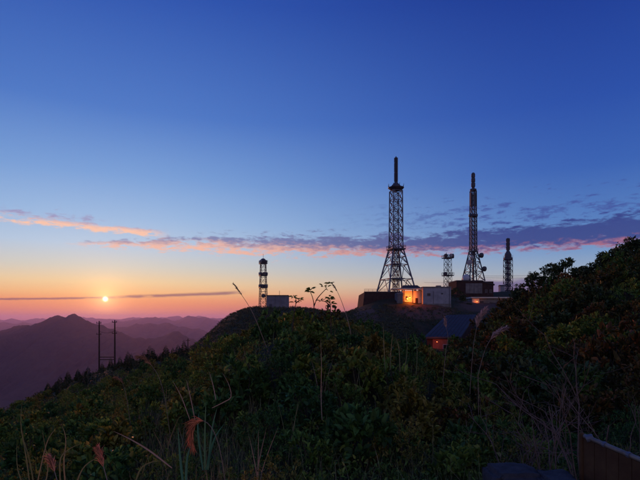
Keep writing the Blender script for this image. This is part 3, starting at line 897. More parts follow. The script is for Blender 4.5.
def low_building():
    Y = 192.0; s = Y / F
    t = thing('low_annex', 'long low grey annex with flat slab roof beside the wooded slope', 'building', P(471.5, 313, Y))
    H = 14.6 * s
    box('wall', t, 0, 46 * s, 0, 7, -3, H, M['grey_wall'], 0.03)
    box('roof', t, -0.4, 47 * s, -0.9, 7.3, H, H + 0.55, M['cream_wall'], 0.03)
    window(t, 8.6 * s, 12.0 * s, 0, 3 * s, 12 * s, M['roof_dark'])
    for k in range(3): window(t, (18 + 8 * k) * s, (22 + 8 * k) * s, 0, 5 * s, 10.5 * s, M['roof_dark'])
    box('entrance_wall', t, 0.2, 7.6 * s, -0.35, -0.02, -2, H - .1, M['cream_wall'], 0.02)
low_building()
lamp('small orange lamp on the corner of the long low annex', P(476, 301.0, 192) + Vector((0, -1.3, 0)), 60, 0.15, (1.0, 0.20, 0.03))

def blue_roof():
    # wide blue sheet roof in the saddle, red gable below its front edge
    Y0, Y1 = 104.0, 132.0
    a, b_ = P(424, 337, Y0), P(461, 336.5, Y0)
    c, d = P(476, 314.5, Y1), P(446.5, 315, Y1)
    base = P(440, 352, Y0)
    t = thing('sheet_roof_house', 'low house under a wide blue sheet roof in the saddle', 'house', base)
    v = [p - base for p in (a, b_, c, d)]
    lo = [p - Vector((0, 0, 0.35)) for p in v]
    link('roof', mesh_of('roof', v + lo, [(0, 1, 2, 3), (7, 6, 5, 4), (0, 4, 5, 1), (1, 5, 6, 2), (2, 6, 7, 3), (3, 7, 4, 0)], M['roof_blue']), t)
    nr = t.children[0]
    for i in range(1, 9):                                  # standing seams
        f = i / 9
        p, q = v[0].lerp(v[1], f), v[3].lerp(v[2], f)
        beam('seam', nr, p + Vector((0, 0, .06)), q + Vector((0, 0, .06)), 0.12, M['roof_blue'])
    ins = [Vector((x.x + dx, x.y + dy, x.z - .4)) for x, dx, dy in zip(v, (.8, -.5, -.6, .8), (.7, .7, -.6, -.6))]
    bt = [Vector((p.x, p.y, -3.0)) for p in ins]
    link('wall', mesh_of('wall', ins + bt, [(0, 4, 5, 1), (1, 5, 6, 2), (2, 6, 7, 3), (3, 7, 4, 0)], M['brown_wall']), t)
    box('front_wall', t, ins[0].x + 1.2, ins[0].x + 5.4, ins[0].y - .2, ins[0].y - .03, -2.0, ins[0].z - .1, M['red_wall'], 0)
    window(t, ins[0].x + 3.4, ins[0].x + 4.7, ins[0].y - .2, ins[0].z - 2.6, ins[0].z - 1.2, M['white_wall'])
blue_roof()
lamp('dim red orange lamp under the front eave of the blue roofed house', P(437, 341.5, 102.2), 85, 0.15, (1.0, 0.14, 0.05)).scale = (.4, .4, .4)

def hut():
    Y = 170.0; s = Y / F
    t = thing('hut', 'blue grey box hut on the hill crest beside the small lattice mast', 'hut', P(266.5, 309.5, Y))
    H = 13.6 * s
    box('wall', t, 0, 21.5 * s, 0, 6, -1.5, H, M['blue_wall'], 0.03)
    box('roof', t, -.15, 21.5 * s + .15, -.15, 6.15, H, H + .3, M['roof_dark'], 0.02)
    for i in range(1, 5): box('wall_rib', t, i * 4.3 * s - .06, i * 4.3 * s + .06, -0.07, -0.003, -1, H - .05, M['blue_wall'], 0)
    d = box('door', t, 1.0, 2.0, -0.09, -0.075, -0.4, 1.9, M['steel_dark'], 0)
    beam('aerial', t, (12.5 * s, 2, H), (12.5 * s, 2, H + 5.5 * s), 0.12, M['steel_dark'])
hut()

# pale far building just showing right of the towers
t_ = thing('pale_shed', 'tiny pale shed by the foot of the stout dark tower', 'shed', P(500.5, 292, 255))
box('wall', t_, 0, 2.4, 0, 3, -3, 3.2, M['white_wall'], 0.02)
v_ = [(-.2, -.2, 3.2), (2.6, -.2, 3.2), (2.6, 3.2, 3.2), (-.2, 3.2, 3.2), (-.2, 1.5, 3.9), (2.6, 1.5, 3.9)]
link('roof', mesh_of('roof', v_, [(0, 1, 5, 4), (2, 3, 4, 5), (1, 2, 5), (3, 0, 4), (3, 2, 1, 0)], M['roof_dark']), t_)

# ------------------------------------------------------------------ poles and cables
def h_frame():
    Y = 108.0; s = Y / F
    zb = hz(*(P(107, 366, Y).xy)) - 0.5
    base = Vector((P(107, 366, Y).x, Y, zb))
    t = thing('twin_pole_frame', 'dark twin pole power frame standing on the left spur below the sun', 'utility pole', base)
    zt1, zt2 = (HY - 321) * s - zb, (HY - 320) * s - zb
    xl, xr = -7.8 * s, 7.8 * s
    for x, zt in ((xl, zt1), (xr, zt2)):
        lathe('pole', t, [(0.20, -2.0), (0.17, zt * .6), (0.13, zt)], M['wood_pole'], (x, 0, 0), None, 8)
        for k, zz in enumerate((zt - 0.5, zt - 3.0)):
            beam('crossarm', t, (x - .55, -.18, zz), (x + .55, -.18, zz), 0.12, M['wood_pole'])
            for q in (-.45, .45):
                lathe('insulator', t, [(0.05, 0), (0.09, .08), (0.06, .16), (0.09, .24), (0.03, .3)], M['steel_dark'], (x + q, -.18, zz + .06), None, 7)
    for py in (357.0, 359.5):
        zz = (HY - py) * s - zb
        beam('tie_beam', t, (xl, -.22, zz), (xr, -.22, zz), 0.16, M['wood_pole'])
    v, f = tube_vf([(xl + (xr - xl) * k / 8, -.2, zt1 - 2.2 - 0.5 * (1 - (k / 4 - 1) ** 2)) for k in range(9)], 0.03, 4)
    link('jumper_wire', mesh_of('jumper_wire', v, f, M['cable']), t)
h_frame()

def thin_pole():
    Y = 128.0
    p = P(188, 350, Y); zb = hz(p.x, p.y) - .3
    t = thing('thin_pole', 'thin faint pole in the notch left of the round hill', 'utility pole', (p.x, Y, zb))
    H = (HY - 338.5) / F * Y - zb
    lathe('pole', t, [(0.14, -1), (0.10, H)], M['wood_pole'], n=7)
    beam('crossarm', t, (-.6, -.1, H - .5), (.6, -.1, H - .5), 0.1, M['wood_pole'])
thin_pole()

def cable(label, a, b_, sag, r=0.05):
    pts = [a.lerp(b_, k / 20) - Vector((0, 0, sag * (1 - (k / 10 - 1) ** 2))) for k in range(21)]
    c = a.copy()
    v, f = tube_vf([p - c for p in pts], r, 5)
    tag(link('cable', mesh_of('cable', v, f, M['cable']), None, c), label, 'cable')
cable('upper black cable stretched from the slim tower to the wooded slope', P(482, 276.0, 218), P(640, 266, 205), 1.3)
cable('lower black cable stretched from the slim tower to the wooded slope', P(482, 277.6, 218), P(640, 269, 205), 1.5)
cable('thin cable between the white block and the slim tower', P(424, 282.4, 172), P(466, 280.0, 216), 0.5, 0.035)

# ------------------------------------------------------------------ vegetation builders
def unit(a): return a / np.maximum(np.linalg.norm(a, axis=-1, keepdims=True), 1e-9)

def leaf_quads(base, d, nrm, L, W, fold=0.25, droop=0.15):
    d = unit(d); side = unit(np.cross(d, nrm)); nr = np.cross(side, d)
    L = L[:, None]; W = W[:, None]
    tip = base + d * L - nr * L * droop
    l1 = base + d * L * .33 + side * W * .5 + nr * W * fold
    l2 = base + d * L * .72 + side * W * .40 + nr * (W * fold - L * droop * .4)
    r1 = base + d * L * .33 - side * W * .5 + nr * W * fold
    r2 = base + d * L * .72 - side * W * .40 + nr * (W * fold - L * droop * .4)
    V = np.stack([base, l1, l2, tip, r2, r1], 1).reshape(-1, 3)
    i = np.arange(len(base))[:, None] * 6
    Q = np.concatenate([i + np.array([[0, 1, 2, 3]]), i + np.array([[0, 3, 4, 5]])], 0)
    return V, Q

def rosettes(rng, C, out, nl, L, spread=0.9, up=0.35, aspect=0.42):
    """whorls of leaves round the twig tips C pointing along out"""
    n = len(C)
    base = np.repeat(C, nl, 0) + rng.normal(0, L * 0.28, (n * nl, 3))
    o = np.repeat(out, nl, 0)
    d = unit(o * 0.55 + rng.normal(0, spread * .6, (n * nl, 3)) + np.array([0, 0, up]))
    nrm = unit(o * 0.5 + np.array([0, 0, 1.0]) + rng.normal(0, .35, (n * nl, 3)))
    LL = L * rng.uniform(.6, 1.3, n * nl)
    return leaf_quads(base, d, nrm, LL, LL * aspect * rng.uniform(.8, 1.2, n * nl))

def crown_points(rng, n, rad, h, lobes=5, z0=0.12):
    lob = unit(rng.normal(0, 1, (lobes, 3)) * np.array([1, 1, .6]) + np.array([0, 0, .5]))
    amp = rng.uniform(.1, .5, lobes)
    d = unit(rng.normal(0, 1, (n * 3, 3)))
    d = d[d[:, 2] > -0.15][:n]
    k = 0.72 + (np.maximum(d @ lob.T, 0) ** 6 * amp).sum(1)
    r = k * rng.uniform(0.35, 1.0, len(d)) ** 0.45
    C = d * r[:, None] * np.array([rad, rad, h * .85]) + np.array([0, 0, h * z0])
    return C, d

def branches(rng, C, n, r0, start=(0, 0, -0.25)):
    parts = []
    for i in rng.choice(len(C), min(n, len(C)), replace=False):
        e = C[i]; s = np.array(start) + rng.normal(0, .04, 3) * np.array([1, 1, 0])
        m = s * .45 + e * .55 + np.array([0, 0, .12 * abs(e[2])]) + rng.normal(0, .05, 3)
        parts.append(tube_vf([s, m, e], [r0, r0 * .6, r0 * .25], 3))
    return join_vf(parts)

def shrub_proto(seed, rad, h, ncl, nl, L, leafmat, spread=0.9, up=0.35, aspect=0.42):
    rng = np.random.default_rng(seed)
    C, d = crown_points(rng, ncl, rad, h, 6)
    V, Q = rosettes(rng, C, d, nl, L, spread, up, aspect)
    fol = np_mesh('foliage', V, Q, leafmat)
    v, f = branches(rng, C, 26, 0.016 * max(1, rad))
    return fol, mesh_of('branches', v, f, M['bark'])

def put_shrub(name, proto, label, cat, group, loc, s, rz, tilt=0.0):
    t = thing(name, label, cat, loc, rz, group)
    t.scale = (s, s, s * random.uniform(.85, 1.2))
    t.rotation_euler = (random.uniform(-tilt, tilt), random.uniform(-tilt, tilt), rz)
    link('foliage', proto[0], t); link('branches', proto[1], t)
    return t

_mats = ['leaf', 'leaf_deep', 'leaf', 'leaf_olive', 'leaf', 'leaf_deep', 'leaf', 'leaf', 'leaf_olive', 'leaf']
near_protos = [shrub_proto(100 + i, .58 + .07 * (i % 3), .66 + .13 * (i % 4), 66 + 6 * (i % 3), 12, (.105, .135, .09, .15)[i % 4], M[m], up=.2 + .12 * (i % 3), aspect=(.36, .46, .30, .5)[(i * 3) % 4])
               for i, m in enumerate(_mats)]
brown_protos = [shrub_proto(200 + i, .75, .95, 95, 13, .10 + .02 * (i % 3), M[m], aspect=.48) for i, m in enumerate(('leaf_brown', 'leaf', 'leaf_brown', 'leaf_brown', 'leaf_brown', 'leaf_dark'))]
fine_protos = [shrub_proto(300 + i, .70, .85, 130, 14, .06, M[m], spread=1.2, aspect=.3) for i, m in enumerate(('leaf', 'leaf_deep', 'leaf_olive'))]

def scatter(Y0, Y1, px0, px1, spacing, rng, jitter=.42):
    """jittered rows over the ground seen between two columns"""
    pts = []
    Y = Y0
    while Y < Y1:
        sp = spacing(Y)
        x = (px0 - HX) / F * Y
        while x < (px1 - HX) / F * Y:
            pts.append((x + rng.uniform(-jitter, jitter) * sp, Y + rng.uniform(-jitter, jitter) * sp))
            x += sp
        Y += sp * 0.86
    return np.array(pts)

rs = np.random.default_rng(21)
COLS = [(60, 'near the left picture edge'), (125, 'by the orange plumes'), (190, 'below the drooping plume'), (240, 'round the teal blades'),
        (290, 'below the hut'), (340, 'below the forked sapling'), (400, 'below the tallest tower'), (455, 'below the blue roofed house'), (505, 'below the low annex'),
        (560, 'round the bare twiggy shrubs'), (610, 'above the brown board'), (9999, 'at the right picture edge')]
def beside(u):
    return next(w for lim, w in COLS if u < lim)
def band_of(y, cuts):
    return next(w for lim, w in cuts if y < lim)
def usable(p): return not (0.9 < p[0] < 4.2 and p[1] < 5.7)

# thicket in the foreground
pts = [p for p in scatter(4.3, 21, -30, 480, lambda Y: 0.62 + 0.045 * Y, rs) if usable(p)]
pts = sorted(pts, key=lambda p: p[1])[:290]
Z = height(np.array([p[0] for p in pts]), np.array([p[1] for p in pts]))
for (x, y), z in zip(pts, Z):
    u = HX + F * x / y
    pr = near_protos[rs.integers(10)] if rs.random() < .78 else fine_protos[rs.integers(3)]
    s = (0.70 + 0.030 * y) * (rs.uniform(.6, 1.3) if y < 12 else rs.uniform(.55, .98))
    if y < 6: s *= .8
    put_shrub('shrub', pr, ('broad' if any(pr is q for q in near_protos) else 'fine') + ' leaved thicket shrub in the ' + band_of(y, ((6.2, 'front row'), (9.5, 'second band'), (14, 'upper part'), (99, 'crest'))) + ' ' + beside(u), 'shrub', 'shrubs of the foreground thicket', (x, y, z - .06), s, rs.uniform(0, 6.28), .12)

# slope falling away on the left
pts = [p for p in scatter(21, 74, -30, 330, lambda Y: 1.25 + 0.034 * Y, rs)]
Z = height(np.array([p[0] for p in pts]), np.array([p[1] for p in pts]))
for (x, y), z in list(zip(pts, Z))[:290]:
    pr = (near_protos + fine_protos)[rs.integers(13)]
    put_shrub('slope_shrub', pr, 'rounded shrub on the ' + band_of(y, ((32, 'near'), (50, 'middle'), (99, 'far'))) + ' left slope ' + band_of(HX + F * x / y, ((50, 'at the left edge'), (85, 'left of the twin pole frame'), (130, 'below the twin pole frame'), (200, 'left of the round hill'), (999, 'below the round hill'))), 'shrub', 'shrubs on the left slope',
              (x, y, z - .1), (1.25 + .008 * y) * rs.uniform(.5, 1.05), rs.uniform(0, 6.28), .1)

# wooded slope on the right
pts = [p for p in scatter(6.6, 44, 455, 690, lambda Y: 0.75 + 0.036 * Y, rs) if usable(p) and HX + F * p[0] / p[1] > 455]
Z = height(np.array([p[0] for p in pts]), np.array([p[1] for p in pts]))
for (x, y), z in list(zip(pts, Z))[:295]:
    pr = brown_protos[rs.integers(6)] if rs.random() < .75 else near_protos[(1, 2, 4, 5)[rs.integers(4)]]
    if y < 9.5: pr = fine_protos[rs.integers(3)]
    put_shrub('hillside_bush', pr, ('coarse' if any(pr is q for q in brown_protos) else 'low') + ' bush on the right slope ' + band_of(y, ((11, 'low down'), (19, 'partway up'), (30, 'high up'), (99, 'uppermost'))) + ' ' + band_of(HX + F * x / y, ((490, 'by the pinkish plume'), (525, 'below the low annex'), (570, 'below the broad crowned tree'), (615, 'below the skyline dip'), (999, 'near the right picture edge'))), 'bush', 'bushes on the right slope',
              (x, y, z - .1), (0.78 + 0.026 * y) * rs.uniform(.75, 1.2), rs.uniform(0, 6.28), .12)
# the saddle between them
pts = [p for p in scatter(22, 60, 330, 500, lambda Y: 1.1 + 0.036 * Y, rs) if HX + F * p[0] / p[1] < 470 or p[1] > 44]
Z = height(np.array([p[0] for p in pts]), np.array([p[1] for p in pts]))
for (x, y), z in list(zip(pts, Z)):
    pr = (near_protos + brown_protos)[rs.integers(16)]
    put_shrub('saddle_shrub', pr, 'low dark shrub in the ' + band_of(y, ((33, 'near'), (45, 'middle'), (99, 'far'))) + ' saddle ' + band_of(HX + F * x / y, ((370, 'below the terrace wall'), (410, 'below the glowing porch'), (440, 'left of the blue roofed house'), (999, 'before the blue roofed house'))), 'shrub', 'shrubs in the saddle',
              (x, y, z - .1), (1.2 + .008 * y) * rs.uniform(.7, 1.1) * (.5 if 405 < HX + F * x / y < 480 else 1), rs.uniform(0, 6.28), .1)

# ---- trees along the right skyline
def tree(label, px, py_top, Y, hgt, rad, seed, mat, L=.15, ncl=230, nlobe=9):
    rng = np.random.default_rng(seed)
    top = P(px, py_top, Y)
    zg = min(hz(top.x, top.y), top.z - hgt * .55)
    zg = hz(top.x, top.y) if hz(top.x, top.y) < top.z - 1.2 else top.z - 1.6
    H = top.z - zg
    t = thing('hillside_tree', label, 'tree', (top.x, top.y, zg - .15), 0, 'trees on the right skyline')
    lobes = []
    for i in range(nlobe):
        f = i / (nlobe - 1)
        a = rng.uniform(0, 6.28); rr = rad * (1 - .75 * f ** 1.5) * rng.uniform(.4, .95)
        lobes.append((np.array([rr * math.cos(a), rr * math.sin(a), H * (.42 + .50 * f)]), rad * rng.uniform(.34, .55) * (1 - .45 * f)))
    lobes[-1] = (np.array([0, 0, H * .9]), rad * .28)
    Vs, Qs, o = [], [], 0
    Cs = []
    for c, r in lobes:
        n = int(ncl / nlobe)
        d = unit(rng.normal(0, 1, (n, 3)))
        C = c + d * (r * rng.uniform(.3, 1.05, n) ** .6)[:, None] * np.array([1, 1, .75])
        Cs.append(C)
        V, Q = rosettes(rng, C, d, 9, L, 1.0, .3, .45)
        Vs.append(V); Qs.append(Q + o); o += len(V)
    link('crown', np_mesh('crown', np.concatenate(Vs), np.concatenate(Qs), mat), t)
    parts = [tube_vf([(0, 0, -.3), (.04 * H, .02 * H, H * .35), (-.02 * H, .02, H * .65), (0, 0, H * .9)], [.09, .075, .05, .015], 7)]
    for c, r in lobes[:-1]:
        s0 = np.array([0.02 * H, .01 * H, H * rng.uniform(.2, .5)])
        parts.append(tube_vf([s0, s0 * .4 + c * .6 + np.array([0, 0, -.08]), c], [.04, .028, .01], 5))
    v, f = join_vf(parts)
    link('trunk', mesh_of('trunk', v, f, M['bark']), t)
    return t

SKY_TREES = [(503, 300, 38, 2.2, 1.2, 'lowest bushy tree on the right skyline nearest the low annex'),
             (517, 287, 37, 2.4, 1.3, 'rounded tree on the right skyline just above the low annex'),
             (533, 270, 35, 2.6, 1.2, 'small tree on the right skyline below the broad crowned one'),
             (552, 262, 34, 2.8, 1.4, 'broad crowned tree on the right skyline standing clear against the sky'),
             (566, 256, 33, 3.0, 1.3, 'tallest crown of the first clump on the right skyline'),
             (583, 266, 33, 2.4, 1.2, 'low tree in the dip of the right skyline'),
             (602, 251, 31, 2.6, 1.1, 'pointed tree on the right skyline after the dip'),
             (616, 247, 30, 2.6, 1.1, 'narrow topped tree on the upper right skyline'),
             (631, 235.5, 29, 3.2, 1.3, 'highest dark tree on the right skyline close to the picture edge'),
             (652, 231, 28, 3.2, 1.4, 'dark tree cut by the picture edge at the upper right')]
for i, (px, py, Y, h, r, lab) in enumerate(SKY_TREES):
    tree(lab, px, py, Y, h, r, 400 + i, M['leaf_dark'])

def bank_tree(label, px, py, Y, r, seed):
    o = tree(label, px, py, Y, 4, r, seed, M['leaf_dark'], .38, 150, 7)
    o['group'] = 'trees between the station blocks'
bank_tree('dark rounded tree filling the gap between the white block and dark block', 455.5, 287.5, 184, 3.2, 431)
bank_tree('lower dark tree on the bank under the dark block', 463, 296, 186, 2.8, 432)
bank_tree('dark scrubby tree at the bank foot just left of the low annex', 468, 304, 183, 2.4, 433)

# ---- small conifers on the left spur
def conifer_proto(seed, H=2.6):
    rng = np.random.default_rng(seed)
    Vs, Qs, o = [], [], 0
    for k in range(15):
        f = k / 14; z = H * (.1 + .88 * f); r = H * .27 * (1 - f) ** .8 + .05
        n = int(26 * (1 - f) + 8)
        a = rng.uniform(0, 6.28, n)
        d = np.stack([np.cos(a), np.sin(a), rng.uniform(-.3, .35, n)], 1)
        b0 = np.stack([np.cos(a) * r * .15, np.sin(a) * r * .15, np.full(n, z)], 1) + d * (r * rng.uniform(0, .6, n))[:, None]
        L = r * rng.uniform(.45, .85, n) + .08
        V, Q = leaf_quads(b0, d, np.tile(np.array([[0, 0, 1.0]]), (n, 1)), L, L * .4)
        Vs.append(V); Qs.append(Q + o); o += len(V)
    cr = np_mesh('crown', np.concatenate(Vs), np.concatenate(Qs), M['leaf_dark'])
    v, f = tube_vf([(0, 0, -.4), (0.02, 0, H * .5), (0, 0, H)], [.06, .04, .01], 6)
    return cr, mesh_of('trunk', v, f, M['bark'])
con = [conifer_proto(500 + i) for i in range(4)]
def put_conifer(px, Y, s):
    X = (px - HX) / F * Y
    t = thing('conifer', 'small spiky conifer on left spur ' + ('left of the twin pole frame' if px < 92 else 'beside the twin pole frame' if px < 122 else 'between twin poles and thin pole' if px < 180 else 'beside the thin pole'), 'tree', (X, Y, hz(X, Y) - .1), random.uniform(0, 6), 'conifers along the left spur')
    s *= .85; t.scale = (s, s, s * random.uniform(.9, 1.25))
    c = con[random.randrange(4)]
    link('crown', c[0], t); link('trunk', c[1], t)
for k in range(70):
    px = 45 + 165 * rs.random()
    put_conifer(px, rs.uniform(70, 104) if px < 130 else rs.uniform(78, 118), rs.uniform(.45, .95))
for px, Y, s in ((150, 88, 1.5), (153, 90, 1.2), (144, 86, 1.1), (166, 95, 1.25), (178, 96, 1.2), (184, 98, 1.3), (120, 90, 1.0), (128, 92, 1.2), (60, 92, 1.1), (68, 94, 1.2), (78, 93, 1.0), (88, 96, 1.1)):
    put_conifer(px, Y, s)

# ---- far scrub and near ground cover: uncountable masses
def far_scrub():
    rng = np.random.default_rng(61)
    n = 9500
    Y = np.exp(rng.uniform(math.log(58), math.log(215), n)); px = np.where(rng.random(n) < .7, rng.uniform(190, 460, n), rng.uniform(-30, 560, n))
    X = (px - HX) / F * Y; Z = height(X, Y)
    py = HY - F * Z / Y
    keep = np.ones(n, bool)
    keep &= ~((px > 358) & (px < 520) & (Y > 160))                 # station ground
    keep &= ~((px > 418) & (px < 480) & (Y > 96) & (Y < 135))      # house
    keep &= ~((px > 258) & (px < 292) & (Y > 163))
    sl = ((px > 396) & (px < 450) & (Y > 135)) | ((px > 355) & (px < 380) & (Y > 135))
    keep &= ~(sl & (rng.random(n) < .30))
    X, Y, Z = X[keep], Y[keep], Z[keep]
    m = len(X)
    size = rng.uniform(.25, .9, m) * np.clip(Y / 110, .6, 1.0)
    k = 22
    C = np.repeat(np.stack([X, Y, Z], 1), k, 0); S = np.repeat(size, k)
    d = unit(rng.normal(0, 1, (m * k, 3)) + np.array([0, 0, .6]))
    base = C + d * (S * rng.uniform(.2, 1.0, m * k))[:, None] * np.array([1.3, 1.3, .8])
    L = rng.uniform(.20, .42, m * k)
    V, Q = leaf_quads(base, d + rng.normal(0, .5, d.shape), rng.normal(0, 1, d.shape) + np.array([0, 0, .6]), L, L * .5)
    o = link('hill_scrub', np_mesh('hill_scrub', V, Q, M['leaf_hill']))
    tag(o, 'low dark scrub covering the round hill and the far spur', 'scrub', kind='stuff')
far_scrub()

def blades(rng, base, h, lean, w, seg=3):
    n = len(base)
    a = rng.uniform(0, 6.28, n)
    dirx = np.stack([np.cos(a), np.sin(a), 0 * a], 1); side = np.stack([-np.sin(a), np.cos(a), 0 * a], 1)
    rows = []
    for i in range(seg + 1):
        f = i / seg
        c = base + np.array([0, 0, 1.0]) * (h * (f - .25 * lean * f * f))[:, None] + dirx * (h * lean * f * f)[:, None]
        ww = (w * (1 - f * .92))[:, None]
        rows += [c - side * ww * .5, c + side * ww * .5]
    V = np.stack(rows, 1).reshape(-1, 3); k = 2 * (seg + 1)
    i0 = np.arange(n)[:, None] * k
    Q = np.concatenate([i0 + np.array([[2 * i, 2 * i + 1, 2 * i + 3, 2 * i + 2]]) for i in range(seg)], 0)
    return V, Q

def ground_cover():
    rng = np.random.default_rng(71)
    n = 34000
    Y = np.exp(rng.uniform(math.log(3.4), math.log(46), n)); px = rng.uniform(-40, 690, n)
    X = (px - HX) / F * Y; Z = height(X, Y)
    d = unit(rng.normal(0, 1, (n, 3)) + np.array([0, 0, .7]))
    L = rng.uniform(.05, .11, n) * np.clip(Y / 12, .8, 2.0)
    V, Q = leaf_quads(np.stack([X, Y, Z + rng.uniform(0, .32, n)], 1), d, rng.normal(0, .5, (n, 3)) + np.array([0, 0, 1.0]), L, L * .45)
    o = link('undergrowth', np_mesh('undergrowth', V, Q, M['leaf']))
    tag(o, 'low leafy undergrowth between the shrubs', 'undergrowth', kind='stuff')
    n = 26000
    Y = np.exp(rng.uniform(math.log(3.4), math.log(120), n)); px = np.where(rng.random(n) < .4, rng.uniform(-40, 260, n), rng.uniform(-40, 690, n))
    Y = np.where((px < 260) & (rng.random(n) < .4), rng.uniform(4.2, 15, n), Y)
    X = (px - HX) / F * Y; Z = height(X, Y)
    V, Q = blades(rng, np.stack([X, Y, Z - .03], 1), rng.uniform(.25, .75, n) * np.clip(Y / 30, .9, 1.3), rng.uniform(.1, .7, n), rng.uniform(.008, .018, n) * np.clip(Y / 10, 1, 4))
    o = link('grass', np_mesh('grass', V, Q, M['grass']))
    tag(o, 'dry and green grass blades growing through the thicket', 'grass', kind='stuff')
ground_cover()

# ------------------------------------------------------------------ single plants of the foreground
def curve_pts(pix, Y, dy=0.0):
    n = len(pix)
    return [P(px, py, Y + dy * i / max(n - 1, 1)) for i, (px, py) in enumerate(pix)]

def smooth_path(pts, n=14):
    out = []
    for i in range(n + 1):
        t = i / n * (len(pts) - 1); k = min(int(t), len(pts) - 2); f = t - k
        p0, p1, p2, p3 = pts[max(k - 1, 0)], pts[k], pts[k + 1], pts[min(k + 2, len(pts) - 1)]
        out.append(0.5 * ((2 * p1) + (p2 - p0) * f + (2 * p0 - 5 * p1 + 4 * p2 - p3) * f * f + (3 * p1 - p0 - 3 * p2 + p3) * f ** 3))
    return out

def plume_grass(label, pix, Y, frac, width, mat, seed, filaments=90, dy=.15, stem_r=.006, blades_n=5):
    """a cane with a feathery plume over its last part; pix runs from foot to tip"""
    rng = np.random.default_rng(seed)
    pts = smooth_path(curve_pts(pix, Y, dy), 18)
    zg = hz(pts[0].x, pts[0].y)
    if pts[0].z > zg: pts = [Vector((pts[0].x + .02, pts[0].y, zg - .05))] + pts
    base = pts[0].copy()
    t = thing('plume_grass', label, 'grass', base, 0, 'plume grasses')
    loc = [p - base for p in pts]
    v, f = tube_vf(loc, [stem_r * (1 - .6 * i / len(loc)) for i in range(len(loc))], 5)
    link('stem', mesh_of('stem', v, f, M['straw']), t)
    k0 = int(len(loc) * (1 - frac))
    parts = []
    for i in range(int(filaments * 2.4)):
        k = rng.uniform(k0, len(loc) - 1.05); a = int(k); fr = k - a
        p = loc[a].lerp(loc[a + 1], fr); d = (loc[min(a + 1, len(loc) - 1)] - loc[a]).normalized()
        o = Vector(rng.normal(0, 1, 3)); o = (o - d * o.dot(d)).normalized()
        L = width * rng.uniform(.5, 1.1) * (1.15 - .5 * (k - k0) / (len(loc) - k0))
        L *= rng.uniform(.45, 1.15); w_ = .0026 * max(1, Y / 7)
        p1 = p + d * L * .9 + o * L * .38
        p2 = p + d * L * 1.5 + o * L * .62 + Vector((0, 0, -L * .35)) + Vector(rng.normal(0, L * .12, 3))
        parts.append(tube_vf([p, p1, p2], [w_, w_ * 1.2, w_ * .3], 3))
    v, f = join_vf(parts)
    link('plume', mesh_of('plume', v, f, mat), t)
    if blades_n:
        bb = np.zeros((blades_n, 3)) + rng.normal(0, .03, (blades_n, 3)) * np.array([1, 1, 0])
        V, Q = blades(rng, bb, rng.uniform(.4, .8, blades_n), rng.uniform(.3, .9, blades_n), np.full(blades_n, .014), 5)
        link('blades', np_mesh('blades', V, Q, M['grass']), t)
    return t

plume_grass('russet plume bending over in a fan of strands at the lower left centre', [(230, 520), (222, 460), (214, 432), (204, 421), (195, 424), (191, 436), (192, 446)], 5.6, .52, .10, M['plume'], 1, 130)
plume_grass('upright orange plume at the bottom edge, right one of two', [(122, 560), (112, 500), (106, 476), (101, 458), (98, 450)], 4.6, .42, .075, M['plume'], 2, 110)
plume_grass('orange plume at the bottom edge close to the left corner', [(72, 570), (63, 505), (57, 480), (52, 464), (49, 458)], 4.6, .40, .07, M['plume'], 3, 110)
plume_grass('brownish drooping plume in front of the left slope below the poles', [(172, 450), (166, 405), (160, 380), (152, 366), (144, 358), (139, 357)], 9.5, .40, .10, M['plume_brown'], 4, 80)
plume_grass('pinkish upright plume in front of the low annex', [(470, 390), (473, 350), (476, 331), (479, 319), (484, 311)], 11.0, .42, .15, M['plume_pale'], 5, 110)
plume_grass('pale plume leaning right on the right slope', [(478, 375), (484, 353), (489, 342), (496, 333), (505, 328)], 10.0, .45, .12, M['plume_pale'], 6, 80)
plume_grass('small pink plume in front of the blue roofed house', [(443, 380), (446, 350), (448, 337), (446, 327), (445, 318)], 11.5, .3, .08, M['plume_pale'], 7, 60)
plume_grass('slanting seed stalk against the sunset left of the small mast', [(275, 370), (258, 325), (250, 308), (241, 294), (233.5, 283.5)], 15.0, .30, .07, M['straw'], 8, 40, stem_r=.012, blades_n=3)
plume_grass('tall thin seed stalk leaning left against the sunset', [(356, 360), (349, 325), (344, 308), (338, 293), (332, 283)], 15.0, .22, .06, M['straw'], 9, 36, stem_r=.012, blades_n=3)
plume_grass('tiny reddish plume on the left slope shrubs', [(130, 420), (126, 395), (122, 382), (117, 378)], 12.0, .4, .10, M['plume_brown'], 10, 40)

